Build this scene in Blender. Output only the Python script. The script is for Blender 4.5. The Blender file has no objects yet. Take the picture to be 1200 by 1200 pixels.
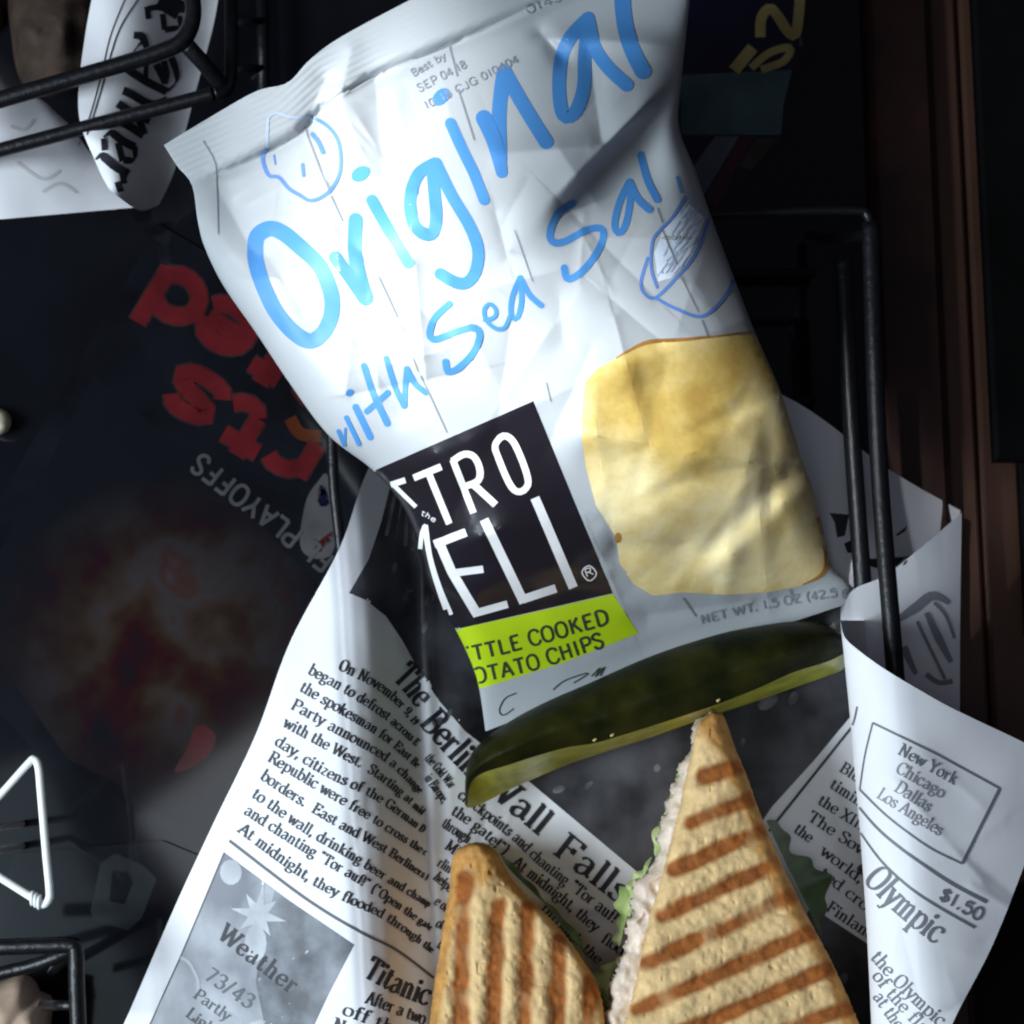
import bpy, math, random
import numpy as np
from mathutils import Vector, Matrix
from mathutils.bvhtree import BVHTree
from mathutils.geometry import delaunay_2d_cdt

random.seed(7)
rng = np.random.default_rng(7)
S = bpy.context.scene
COL = S.collection
R = math.radians

# ------------------------------------------------------------------ camera, world, lamps, exposure
TILT, DIST, FOV, TGT = R(9), 0.46, R(36.2), Vector((0, 0, 0.03))
cd = bpy.data.cameras.new('camera')
cam = bpy.data.objects.new('camera', cd)
COL.objects.link(cam)
cam.location = TGT + Vector((0, -math.sin(TILT) * DIST, math.cos(TILT) * DIST))
cam.rotation_euler = (TILT, 0, 0)
cd.sensor_width = 36
cd.lens = 18 / math.tan(FOV / 2)
cd.clip_start, cd.clip_end = 0.01, 20
cd.dof.use_dof = True
cd.dof.focus_distance = 0.405
cd.dof.aperture_fstop = 20
S.camera = cam
bpy.context.view_layer.update()

W = bpy.data.worlds.new('World')
S.world = W
W.use_nodes = True
W.node_tree.nodes['Background'].inputs[0].default_value = (0.70, 0.74, 1.0, 1)
W.node_tree.nodes['Background'].inputs[1].default_value = 0.045
S.cycles.filter_width = 2.1
S.view_settings.view_transform = 'Standard'
S.view_settings.look = 'None'
S.view_settings.exposure = 0.0
S.view_settings.gamma = 1.0
S.view_settings.use_curve_mapping = False

CAM = Vector(cam.location)
ROT = cam.rotation_euler.to_matrix()
TAN = math.tan(FOV / 2)

def ray(px, py):
    return (ROT @ Vector(((px - 600) / 600 * TAN, (600 - py) / 600 * TAN, -1.0))).normalized()

def P(px, py, z):
    d = ray(px, py)
    return CAM + d * ((z - CAM.z) / d.z)

_R = np.array(ROT)
def PN(px, py, z):
    px, py, z = np.broadcast_arrays(np.asarray(px, float), np.asarray(py, float), np.asarray(z, float))
    d = np.stack([(px - 600) / 600 * TAN, (600 - py) / 600 * TAN, -np.ones_like(px)], -1) @ _R.T
    t = (z - CAM.z) / d[..., 2]
    return np.array(CAM) + d * t[..., None]

def aim(o, target):
    o.rotation_euler = (Vector(target) - o.location).to_track_quat('-Z', 'Y').to_euler()

def area(name, loc, target, sx, sy, power, color):
    l = bpy.data.lights.new(name, 'AREA')
    l.shape = 'RECTANGLE'; l.size = sx; l.size_y = sy; l.energy = power; l.color = color
    o = bpy.data.objects.new(name, l); COL.objects.link(o)
    o.location = loc; aim(o, target)
    return o

def spot(name, loc, target, angle, blend, power, color, squash=(1, 1), roll=0, soft=0.03):
    l = bpy.data.lights.new(name, 'SPOT')
    l.spot_size = angle; l.spot_blend = blend; l.energy = power; l.color = color
    l.shadow_soft_size = soft
    o = bpy.data.objects.new(name, l); COL.objects.link(o)
    o.location = loc
    q = (Vector(target) - o.location).to_track_quat('-Z', 'Y').to_matrix() @ Matrix.Rotation(roll, 3, 'Z')
    o.rotation_euler = q.to_euler()
    o.scale = (squash[0], squash[1], 1)
    return o

area('window_light', (-0.50, -0.16, 0.53), (0.0, -0.03, 0.03), 0.32, 0.28, 6.9, (0.80, 0.92, 1.0))
area('overhead_light', (-0.44, -0.22, 0.95), (-0.05, -0.03, 0.0), 0.28, 0.15, 0.085, (0.70, 0.93, 1.0))
area('fill_light', (-0.14, -0.16, 0.95), (0, -0.05, 0.0), 0.30, 0.26, 0.5, (0.86, 0.92, 1.0))  # added fill without a real source, lifts the paper wall inside the basket
SPOTS = [
    # target px, z, angle, blend, power, squash, roll
    ((430, 240), 0.10, 6.2, 0.5, 330, (1.0, 0.25), 27),
    ((630, 385), 0.10, 3.0, 0.9, 290, (1.0, 0.6), -50),
    ((790, 512), 0.08, 3.6, 0.8, 130, (1.0, 0.26), -14),
]
for (tp, tz, ang, bl, pw, sq, rl) in SPOTS:
    spot('sunbeam', (-0.75, 0.35, 1.15), P(tp[0], tp[1], tz), R(ang), bl, pw, (0.92, 0.97, 1.0), sq, R(rl))

# ------------------------------------------------------------------ materials
def newmat(name):
    m = bpy.data.materials.new(name); m.use_nodes = True
    nt = m.node_tree
    return m, nt, nt.nodes['Principled BSDF']

def mat(name, col, rough=0.6, var=0.0, scale=60, spec=0.5, bump=0.0, bscale=200, coat=0.0, col2=None, metal=0.0, detail=4, sub=0.0, bdist=0.001):
    m, nt, b = newmat(name)
    b.inputs['Base Color'].default_value = (*col, 1)
    b.inputs['Roughness'].default_value = rough
    b.inputs['Specular IOR Level'].default_value = spec
    b.inputs['Metallic'].default_value = metal
    b.inputs['Coat Weight'].default_value = coat
    b.inputs['Coat Roughness'].default_value = 0.08
    if sub:
        b.inputs['Subsurface Weight'].default_value = sub
        b.inputs['Subsurface Scale'].default_value = 0.004
        b.inputs['Subsurface Radius'].default_value = (1, .6, .35)
    tc = nt.nodes.new('ShaderNodeTexCoord')
    if var or col2:
        n = nt.nodes.new('ShaderNodeTexNoise'); n.inputs['Scale'].default_value = scale; n.inputs['Detail'].default_value = detail
        nt.links.new(tc.outputs['Object'], n.inputs['Vector'])
        r = nt.nodes.new('ShaderNodeValToRGB')
        c2 = col2 or tuple(min(1, c * (1 + var)) for c in col)
        c1 = col if col2 else tuple(c * (1 - var) for c in col)
        r.color_ramp.elements[0].position = 0.35; r.color_ramp.elements[1].position = 0.66
        r.color_ramp.elements[0].color = (*c1, 1); r.color_ramp.elements[1].color = (*c2, 1)
        nt.links.new(n.outputs['Fac'], r.inputs['Fac'])
        nt.links.new(r.outputs['Color'], b.inputs['Base Color'])
    if bump:
        n2 = nt.nodes.new('ShaderNodeTexNoise'); n2.inputs['Scale'].default_value = bscale; n2.inputs['Detail'].default_value = 5
        nt.links.new(tc.outputs['Object'], n2.inputs['Vector'])
        bp = nt.nodes.new('ShaderNodeBump'); bp.inputs['Strength'].default_value = bump; bp.inputs['Distance'].default_value = bdist
        nt.links.new(n2.outputs['Fac'], bp.inputs['Height'])
        nt.links.new(bp.outputs['Normal'], b.inputs['Normal'])
    return m

def bread_mat(name, pale, gold, char):
    """crumb colour, toasted crust and char marks mixed by the 'char' and 'crust' attributes of the slice"""
    m, nt, b = newmat(name)
    N, L = nt.nodes.new, nt.links.new
    tc = N('ShaderNodeTexCoord')
    n1 = N('ShaderNodeTexNoise'); n1.inputs['Scale'].default_value = 260; n1.inputs['Detail'].default_value = 6
    n3 = N('ShaderNodeTexNoise'); n3.inputs['Scale'].default_value = 900; n3.inputs['Detail'].default_value = 3
    v = N('ShaderNodeTexVoronoi'); v.inputs['Scale'].default_value = 420
    for n in (n1, v, n3): L(tc.outputs['Object'], n.inputs['Vector'])
    r = N('ShaderNodeValToRGB')
    r.color_ramp.elements[0].position = .3; r.color_ramp.elements[1].position = .7
    r.color_ramp.elements[0].color = (*[c * .72 for c in pale], 1); r.color_ramp.elements[1].color = (*pale, 1)
    L(n1.outputs['Fac'], r.inputs['Fac'])
    def mix(a, bcol, attr, gain, nz):
        at = N('ShaderNodeAttribute'); at.attribute_name = attr
        ml = N('ShaderNodeMath'); ml.operation = 'MULTIPLY_ADD'; ml.inputs[1].default_value = nz; ml.inputs[2].default_value = -nz * .5
        L(n1.outputs['Fac'], ml.inputs[0])
        ad = N('ShaderNodeMath'); ad.operation = 'ADD'; L(at.outputs['Fac'], ad.inputs[0]); L(ml.outputs[0], ad.inputs[1])
        mr = N('ShaderNodeMapRange'); mr.inputs['From Min'].default_value = .25; mr.inputs['From Max'].default_value = .8
        mr.inputs['To Max'].default_value = gain
        L(ad.outputs[0], mr.inputs['Value'])
        mx = N('ShaderNodeMixRGB'); L(mr.outputs[0], mx.inputs['Fac']); L(a, mx.inputs['Color1'])
        rr = N('ShaderNodeValToRGB')
        rr.color_ramp.elements[0].position = .3; rr.color_ramp.elements[1].position = .72
        rr.color_ramp.elements[0].color = (*[c * .5 for c in bcol], 1); rr.color_ramp.elements[1].color = (*bcol, 1)
        L(n1.outputs['Fac'], rr.inputs['Fac']); L(rr.outputs['Color'], mx.inputs['Color2'])
        return mx.outputs['Color']
    c = mix(r.outputs['Color'], gold, 'crust', .95, .5)
    c = mix(c, char, 'char', .96, .35)
    L(c, b.inputs['Base Color'])
    b.inputs['Roughness'].default_value = .75
    b.inputs['Specular IOR Level'].default_value = .25
    b.inputs['Subsurface Weight'].default_value = .08
    b.inputs['Subsurface Scale'].default_value = .003
    mm = N('ShaderNodeMath'); mm.operation = 'ADD'
    L(n3.outputs['Fac'], mm.inputs[0]); L(v.outputs['Distance'], mm.inputs[1])
    bp = N('ShaderNodeBump'); bp.inputs['Strength'].default_value = .28; bp.inputs['Distance'].default_value = .0007
    L(mm.outputs[0], bp.inputs['Height']); L(bp.outputs['Normal'], b.inputs['Normal'])
    return m

def chip_mat():
    """printed picture of a fried potato slice: cream and gold areas, fine blisters and brown freckles"""
    m, nt, b = newmat('chip_print')
    N, L = nt.nodes.new, nt.links.new
    tc = N('ShaderNodeTexCoord')
    def ramp(src, stops):
        r = N('ShaderNodeValToRGB'); e = r.color_ramp.elements
        e[0].position, e[0].color = stops[0][0], (*stops[0][1], 1); e[1].position, e[1].color = stops[-1][0], (*stops[-1][1], 1)
        for p, c in stops[1:-1]: e.new(p).color = (*c, 1)
        L(src, r.inputs['Fac']); return r.outputs['Color']
    n1 = N('ShaderNodeTexNoise'); n1.inputs['Scale'].default_value = 24; n1.inputs['Detail'].default_value = 7; n1.inputs['Roughness'].default_value = .6
    n2 = N('ShaderNodeTexNoise'); n2.inputs['Scale'].default_value = 420; n2.inputs['Detail'].default_value = 3
    vo = N('ShaderNodeTexVoronoi'); vo.inputs['Scale'].default_value = 170
    for n in (n1, n2, vo): L(tc.outputs['Object'], n.inputs['Vector'])
    c = ramp(n1.outputs['Fac'], [(.30, (.40, .22, .04)), (.42, (.58, .40, .11)), (.52, (.74, .58, .26)), (.66, (.84, .75, .48))])
    def mul(c, src, stops, f):
        mx = N('ShaderNodeMixRGB'); mx.blend_type = 'MULTIPLY'; mx.inputs['Fac'].default_value = f
        L(c, mx.inputs['Color1']); L(ramp(src, stops), mx.inputs['Color2']); return mx.outputs['Color']
    c = mul(c, n2.outputs['Fac'], [(.36, (.72, .60, .42)), (.5, (1, 1, 1))], .14)
    c = mul(c, vo.outputs['Distance'], [(.04, (.55, .34, .14)), (.16, (1, 1, 1))], .10)
    L(c, b.inputs['Base Color'])
    b.inputs['Roughness'].default_value = .4
    return m

M = {}
M['paper'] = mat('paper', (.83, .83, .87), .62, .025, 25, .35, .12, 90)
M['film'] = mat('film', (.39, .41, .43), .36, .02, 30, .5, .08, 160)
M['blue'] = mat('blue_ink', (.060, .215, .50), .45, spec=.25)
M['sketch'] = mat('sketch_ink', (.10, .21, .50), .4)
M['hatch'] = mat('hatch_ink', (.40, .48, .62), .4)
M['dash'] = mat('dash_ink', (.22, .23, .26), .4)
M['logo'] = mat('logo_black', (.012, .010, .014), .24, spec=.55)
M['logo_white'] = mat('logo_white', (.74, .73, .74), .34)
M['green'] = mat('lime_band', (.45, .62, .012), .34, .04, 60)
M['gtext'] = mat('band_text', (.035, .05, .03), .4)
M['news_ink'] = mat('news_ink', (.018, .018, .026), .6, .3, 300)
M['grey_ink'] = mat('grey_ink', (.10, .105, .12), .6)
M['soft_ink'] = mat('soft_ink', (.27, .27, .30), .6)
M['curl_ink'] = mat('faded_ink', (.17, .18, .20), .6)
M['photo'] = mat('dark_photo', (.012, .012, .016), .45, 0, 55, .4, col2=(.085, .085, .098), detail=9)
M['photo_lt'] = mat('photo_light', (.20, .20, .22), .5, .5, 160)
M['weather'] = mat('weather_photo', (.16, .17, .20), .5, 0, 38, .4, col2=(.55, .57, .62), detail=8)
M['weather_dk'] = mat('weather_dark', (.06, .065, .08), .5, 0, 90, .4, col2=(.24, .26, .30), detail=8)
M['chip'] = chip_mat()
M['chip_edge'] = mat('chip_rim', (.36, .17, .04), .34, .3, 120)
M['black_wire'] = mat('black_wire', (.005, .005, .007), .40, .3, 400, .35, .25, 500)
M['white_wire'] = mat('white_wire', (.85, .87, .86), .3)
M['bread'] = bread_mat('bread', (.84, .58, .28), (.62, .30, .075), (.40, .110, .015))
M['crumb'] = mat('crumb', (.72, .58, .36), .8, .15, 300, .2, .6, 500, sub=.1)
M['crust'] = mat('crust', (.38, .17, .05), .6, .3, 200, .3, .4, 400)
M['turkey'] = mat('turkey', (.68, .56, .46), .45, .12, 220, .5, .5, 350, sub=.2)
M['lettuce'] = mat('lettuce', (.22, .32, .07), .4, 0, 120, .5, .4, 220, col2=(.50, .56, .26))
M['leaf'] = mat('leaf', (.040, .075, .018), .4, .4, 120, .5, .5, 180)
M['rind'] = mat('rind', (.005, .008, .002), .5, 0, 75, .08, .35, 240, col2=(.028, .026, .004), detail=6)
M['flesh'] = mat('flesh', (.50, .50, .045), .3, .25, 130, .5, .3, 260, sub=.1)
M['seed'] = mat('seed', (.55, .40, .18), .3)
M['table'] = mat('table_black', (.005, .0055, .008), .07, .3, 12, .5)
M['edge_wood'] = mat('edge_wood', (.026, .008, .005), .45, .5, 40)
M['chair'] = mat('folder_black', (.003, .003, .003), .7, .3, 50, .12)

def wood_mat():
    m, nt, b = newmat('floor_wood')
    N, L = nt.nodes.new, nt.links.new
    tc = N('ShaderNodeTexCoord'); mp = N('ShaderNodeMapping'); mp.inputs['Scale'].default_value = (40, 1.5, 1)
    n = N('ShaderNodeTexNoise'); n.inputs['Scale'].default_value = 3; n.inputs['Detail'].default_value = 8
    L(tc.outputs['Object'], mp.inputs['Vector']); L(mp.outputs[0], n.inputs['Vector'])
    r = N('ShaderNodeValToRGB')
    r.color_ramp.elements[0].color = (.06, .026, .017, 1); r.color_ramp.elements[1].color = (.15, .075, .05, 1)
    L(n.outputs['Fac'], r.inputs['Fac']); L(r.outputs['Color'], b.inputs['Base Color'])
    b.inputs['Roughness'].default_value = .4
    return m
M['wood'] = wood_mat()

# ------------------------------------------------------------------ object helpers
def thing(name, label, cat, loc=(0, 0, 0), group=None):
    o = bpy.data.objects.new(name, None); COL.objects.link(o)
    o.location = loc; o.empty_display_size = .01
    tag(o, label, cat, group)
    return o

def tag(o, label, cat, group=None, kind=None):
    o['label'] = label; o['category'] = cat
    if group: o['group'] = group
    if kind: o['kind'] = kind
    return o

def origin(o):
    v = Vector((0, 0, 0))
    while o is not None:
        v += Vector(o.location); o = o.parent
    return v

class MB:
    """collects polygons (world coordinates) with a material each; build() links ONE mesh object"""
    def __init__(self):
        self.v = []; self.f = []; self.m = []; self.mats = []; self.at = {}
        self.n = 0
    def slot(self, m):
        if m not in self.mats: self.mats.append(m)
        return self.mats.index(m)
    def add(self, verts, faces, m, attrs=None):
        k = self.slot(m); base = self.n
        verts = [tuple(p) for p in verts]
        self.v += verts; self.n += len(verts)
        for f in faces:
            self.f.append(tuple(base + i for i in f)); self.m.append(k)
        for a, vals in (attrs or {}).items():
            self.at.setdefault(a, {}).update({base + i: float(x) for i, x in enumerate(vals)})
    def grid(self, pts, m, attrs=None, flip=False):
        nu, nv = pts.shape[:2]
        idx = np.arange(nu * nv).reshape(nu, nv)
        q = np.stack([idx[:-1, :-1], idx[1:, :-1], idx[1:, 1:], idx[:-1, 1:]], -1).reshape(-1, 4)
        if flip: q = q[:, ::-1]
        self.add(pts.reshape(-1, 3), q.tolist(), m, attrs)
    def paint(self, poly, m, nf=None):
        """gives the faces that lie wholly inside a printed outline the print's material"""
        co = (np.array(self.v) - np.array(CAM)) @ _R
        px = 600 + co[:, 0] / -co[:, 2] / TAN * 600; py = 600 - co[:, 1] / -co[:, 2] / TAN * 600
        p = np.asarray(poly, float); ins = np.zeros(len(px), bool); j = len(p) - 1
        for i in range(len(p)):
            a, b = p[i], p[j]
            ins ^= ((a[1] > py) != (b[1] > py)) & (px < (b[0] - a[0]) * (py - a[1]) / (b[1] - a[1] + 1e-12) + a[0]); j = i
        k = self.slot(m); nf = nf or len(self.f)
        F = np.array(self.f[:nf])
        for i in np.nonzero(ins[F].all(1))[0]: self.m[i] = k
    def bvh(self):
        return BVHTree.FromPolygons([Vector(p) for p in self.v], self.f)
    def build(self, name, parent=None, smooth=True, link=True):
        off = origin(parent) if parent else Vector((0, 0, 0))
        me = bpy.data.meshes.new(name)
        me.from_pydata([(p[0] - off.x, p[1] - off.y, p[2] - off.z) for p in self.v], [], self.f)
        for mm in self.mats: me.materials.append(mm)
        me.polygons.foreach_set('material_index', self.m)
        me.polygons.foreach_set('use_smooth', [smooth] * len(self.f))
        for a, d in self.at.items():
            arr = np.zeros(len(self.v)); arr[list(d.keys())] = list(d.values())
            at = me.attributes.new(a, 'FLOAT', 'POINT'); at.data.foreach_set('value', arr)
        me.update()
        o = bpy.data.objects.new(name, me)
        COL.objects.link(o)
        if parent: o.parent = parent
        return o

def recenter(o):
    """put a single-mesh thing's origin at its base centre"""
    me = o.data
    co = np.zeros(len(me.vertices) * 3); me.vertices.foreach_get('co', co); co = co.reshape(-1, 3)
    c = np.array([(co[:, 0].min() + co[:, 0].max()) / 2, (co[:, 1].min() + co[:, 1].max()) / 2, co[:, 2].min()])
    me.vertices.foreach_set('co', (co - c).ravel()); me.update()
    o.location = Vector(o.location) + Vector(c)
    return o

def smoothstep(a, b, x):
    t = np.clip((np.asarray(x, float) - a) / (b - a), 0, 1)
    return t * t * (3 - 2 * t)

def resample(pts, n):
    p = np.asarray(pts, float)
    d = np.r_[0, np.cumsum(np.linalg.norm(np.diff(p, axis=0), axis=1))]
    t = np.linspace(0, d[-1], n)
    return np.stack([np.interp(t, d, p[:, k]) for k in range(p.shape[1])], -1)

def smooth_line(pts, n=8, closed=False):
    p = [np.asarray(q, float) for q in pts]
    if len(p) < 3 and not closed: return np.array(p)
    out = []
    m = len(p)
    rngi = range(m) if closed else range(m - 1)
    for i in rngi:
        if closed: a, b, c, d = p[(i - 1) % m], p[i], p[(i + 1) % m], p[(i + 2) % m]
        else: a, b, c, d = p[max(i - 1, 0)], p[i], p[i + 1], p[min(i + 2, m - 1)]
        for k in range(n):
            t = k / n
            out.append(.5 * ((2 * b) + (c - a) * t + (2 * a - 5 * b + 4 * c - d) * t * t + (3 * b - a - 3 * c + d) * t ** 3))
    out.append(p[0] if closed else p[-1])
    return np.array(out)

def coons(top, bottom, left, right, nu, nv):
    t, b = resample(smooth_line(top), nu), resample(smooth_line(bottom), nu)
    l, r = resample(smooth_line(left), nv), resample(smooth_line(right), nv)
    u = np.linspace(0, 1, nu)[:, None, None]; v = np.linspace(0, 1, nv)[None, :, None]
    g = (1 - v) * t[:, None] + v * b[:, None] + (1 - u) * l[None] + u * r[None]
    g -= (1 - u) * (1 - v) * t[0] + u * (1 - v) * t[-1] + (1 - u) * v * b[0] + u * v * b[-1]
    return g, u[..., 0] * np.ones((nu, nv)), v[..., 0] * np.ones((nu, nv))

def seg_dist(px, py, a, b):
    ax, ay = a; bx, by = b
    L2 = (bx - ax) ** 2 + (by - ay) ** 2
    t = np.clip(((px - ax) * (bx - ax) + (py - ay) * (by - ay)) / L2, 0, 1)
    dx, dy = px - (ax + t * (bx - ax)), py - (ay + t * (by - ay))
    side = ((bx - ax) * (py - ay) - (by - ay) * (px - ax)) / math.sqrt(L2)
    return np.hypot(dx, dy), t, side

def vnoise(px, py, scale, seed=0):
    """smooth value noise for modelling dents"""
    r = np.random.default_rng(seed).random((64, 64))
    x, y = np.asarray(px) / scale + 16, np.asarray(py) / scale + 16
    xi, yi = np.floor(x).astype(int), np.floor(y).astype(int)
    fx, fy = x - xi, y - yi
    fx, fy = fx * fx * (3 - 2 * fx), fy * fy * (3 - 2 * fy)
    g = lambda i, j: r[i % 64, j % 64]
    return (g(xi, yi) * (1 - fx) * (1 - fy) + g(xi + 1, yi) * fx * (1 - fy) + g(xi, yi + 1) * (1 - fx) * fy + g(xi + 1, yi + 1) * fx * fy) - .5

def crumple(px, py, seed, n, box_, amp, wid, length, axis=None, spread=1.6):
    """sharp-crested little creases scattered over a sheet"""
    r = np.random.default_rng(seed); z = np.zeros(np.shape(px))
    for _ in range(n):
        cx, cy = r.uniform(box_[0], box_[2]), r.uniform(box_[1], box_[3])
        a = (r.uniform(0, math.pi) if axis is None else axis + r.normal() * spread)
        l = r.uniform(*length) / 2; dx, dy = l * math.cos(a), l * math.sin(a)
        d, t, s_ = seg_dist(px, py, (cx - dx, cy - dy), (cx + dx, cy + dy))
        w1, w2 = r.uniform(*wid), r.uniform(*wid)
        k = np.where(s_ > 0, np.exp(-d / w1), np.exp(-d / w2))
        z += amp * r.uniform(.4, 1) * (1 if r.random() < .62 else -1) * k
    return z

def tube(mb, pts, rad, m, n=10, closed=False, smooth=True, caps=True):
    p = smooth_line(pts, 8, closed) if smooth else np.array([np.asarray(q, float) for q in pts])
    if closed: p = p[:-1]
    k = len(p)
    up = np.array((0, 0, 1.0)); verts = []
    for i in range(k):
        a = p[(i - 1) % k] if closed else p[max(i - 1, 0)]
        b = p[(i + 1) % k] if closed else p[min(i + 1, k - 1)]
        t = b - a; t = t / np.linalg.norm(t)
        s = np.cross(t, up)
        if np.linalg.norm(s) < 1e-3: s = np.cross(t, np.array((1.0, 0, 0)))
        s /= np.linalg.norm(s); w = np.cross(s, t)
        rr = rad[i] if hasattr(rad, '__len__') else rad
        for j in range(n):
            an = 2 * math.pi * j / n
            verts.append(p[i] + rr * (math.cos(an) * s + math.sin(an) * w))
    faces = []
    for i in range(k if closed else k - 1):
        i2 = (i + 1) % k
        for j in range(n):
            faces.append((i * n + j, i * n + (j + 1) % n, i2 * n + (j + 1) % n, i2 * n + j))
    if not closed and caps:
        faces.append(tuple(range(n))[::-1]); faces.append(tuple((k - 1) * n + j for j in range(n)))
    mb.add(verts, faces, m)

# ------------------------------------------------------------------ print: strokes and fills laid onto a surface
class Print:
    """lays printed strokes and patches onto a finished surface mesh, a hair above it"""
    def __init__(self, mb):
        self.mb = mb; self.tree = mb.bvh(); self.k = 0
    def hit(self, x, y, off):
        d = ray(x, y)
        loc, n, i, dist = self.tree.ray_cast(CAM, d)
        if loc is None: return None
        if n.dot(d) > 0: n = -n
        return loc + n * off
    def layer(self, base=0.00012):
        self.k += 1
        return base + (self.k % 24) * 0.000004
    def polys(self, pts2, faces, m, off, clampto=None):
        out = []; ok = []
        for (x, y) in pts2:
            h = self.hit(x, y, off)
            if h is None and clampto is not None:
                lo, hi = 0.0, 1.0
                if self.hit(*clampto, off) is not None:
                    for _ in range(9):
                        t = (lo + hi) / 2
                        q = self.hit(x + (clampto[0] - x) * t, y + (clampto[1] - y) * t, off)
                        if q is None: lo = t
                        else: hi, h = t, q
            ok.append(h is not None); out.append(h if h is not None else Vector((0, 0, 0)))
        keep = []
        for f in faces:
            if not all(ok[i] for i in f): continue
            zs = [out[i].z for i in f]
            ex = max((Vector(pts2[f[i]] + (0,) if len(pts2[f[i]]) == 2 else pts2[f[i]]) - Vector(pts2[f[i - 1]] + (0,))).length for i in range(len(f))) * .00026
            if max((out[f[i]] - out[f[i - 1]]).length for i in range(len(f))) > 8 * ex + .0012: continue
            keep.append(f)
        if not keep: return
        used = sorted({i for f in keep for i in f}); mp = {i: j for j, i in enumerate(used)}
        self.mb.add([out[i] for i in used], [tuple(mp[i] for i in f) for f in keep], m)
    def stroke(self, pts, w, m, smooth=True, cap=False, nib=None, step=4.0, closed=False, base=0.00018):
        p = smooth_line(pts, 8, closed) if smooth else np.asarray(pts, float)
        L = np.linalg.norm(np.diff(p, axis=0), axis=1).sum()
        n = max(2, int(L / step) + 1)
        ws = np.asarray(w, float) if hasattr(w, '__len__') else None
        q = resample(p, n)
        t = np.gradient(q, axis=0); t /= np.linalg.norm(t, axis=1)[:, None] + 1e-9
        nrm = np.stack([-t[:, 1], t[:, 0]], -1)
        wid = np.interp(np.linspace(0, 1, n), np.linspace(0, 1, len(ws)), ws) if ws is not None else np.full(n, float(w))
        if nib is not None: wid = nib(t)
        nc = 2 if nib is not None else max(2, int(wid.max() / 4) + 1)
        pts2 = [tuple(x) for k in range(nc) for x in q + nrm * (wid[:, None] * (.5 - k / (nc - 1)))]
        self.polys(pts2, [(k * n + i, k * n + i + 1, (k + 1) * n + i + 1, (k + 1) * n + i) for k in range(nc - 1) for i in range(n - 1)], m, self.layer(base))
        if cap:
            for e in (0, n - 1): self.disc(q[e], wid[e] / 2, m, base)
    def disc(self, c, r, m, base=0.00012, ry=None, rot=0, k=14):
        ry = ry or r
        ring = []
        for i in range(k):
            a = 2 * math.pi * i / k
            x, y = r * math.cos(a), ry * math.sin(a)
            ring.append((c[0] + x * math.cos(rot) - y * math.sin(rot), c[1] + x * math.sin(rot) + y * math.cos(rot)))
        self.polys([tuple(c)] + ring, [(0, i + 1, (i + 1) % k + 1) for i in range(k)], m, self.layer(base))
    def fill(self, poly, m, step=7, base=0.00008, smooth=False, clamp=None):
        p = smooth_line(poly, 6, True)[:-1] if smooth else np.asarray(poly, float)
        q = np.r_[p, p[:1]]
        L = np.linalg.norm(np.diff(q, axis=0), axis=1)
        ring = []
        for i in range(len(p)):
            k = max(1, int(L[i] / step))
            for j in range(k): ring.append(q[i] + (q[i + 1] - q[i]) * j / k)
        ring = np.array(ring); nr = len(ring)
        lo, hi = ring.min(0), ring.max(0)
        gx, gy = np.meshgrid(np.arange(lo[0] + step / 2, hi[0], step), np.arange(lo[1] + step / 2, hi[1], step))
        g = np.stack([gx.ravel(), gy.ravel()], -1)
        inside = np.zeros(len(g), bool)
        j = nr - 1
        for i in range(nr):
            a, b = ring[i], ring[j]
            c = ((a[1] > g[:, 1]) != (b[1] > g[:, 1])) & (g[:, 0] < (b[0] - a[0]) * (g[:, 1] - a[1]) / (b[1] - a[1] + 1e-12) + a[0])
            inside ^= c; j = i
        g = g[inside]
        dd = np.min(np.linalg.norm(g[:, None] - ring[None], axis=2), axis=1) if len(g) else np.array([])
        g = g[dd > step * .45] if len(g) else g
        allp = [Vector(x) for x in ring] + [Vector(x) for x in g]
        r = delaunay_2d_cdt(allp, [], [list(range(nr))], 1, 1e-4)
        self.polys([(v.x, v.y) for v in r[0]], [tuple(f) for f in r[2]], m, base, clamp)
    # ---- lettering
    def text(self, s, path, h, m, style='serif', fit=True, weight=1.0, track=0.0, smooth=True, base=.00018, ease=1.0, taper=0.0):
        """letters of cap height h px along a path"""
        p = smooth_line(path, 10) if (smooth and len(path) > 2) else np.asarray(path, float)
        d = np.r_[0, np.cumsum(np.linalg.norm(np.diff(p, axis=0), axis=1))]
        adv = sum(glyph(c)[0] + track for c in s)
        sc = h / .70
        sx = d[-1] / adv if fit else sc
        x = 0.0
        tl = np.gradient(p, axis=0)
        def at(xx, yy):
            s_ = d[-1] * (1 - (1 - min(xx * sx / d[-1], 1)) ** ease) if ease != 1 else xx * sx
            e = np.clip(s_, 0, d[-1])
            q = np.array([np.interp(e, d, p[:, 0]), np.interp(e, d, p[:, 1])])
            t = np.array([np.interp(e, d, tl[:, 0] / np.linalg.norm(tl, axis=1)), np.interp(e, d, tl[:, 1] / np.linalg.norm(tl, axis=1))])
            t /= np.linalg.norm(t)
            q = q + t * (s_ - e)
            up = np.array([t[1], -t[0]])
            return q + up * yy * sc * (1 - taper * min(1, max(0, s_ / d[-1])) ** 2), t
        thick, thin = ((.150, .048) if style == 'serif' else (.115, .115))
        thick *= weight; thin *= weight
        kx = min(sx, sc) / sc
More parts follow.
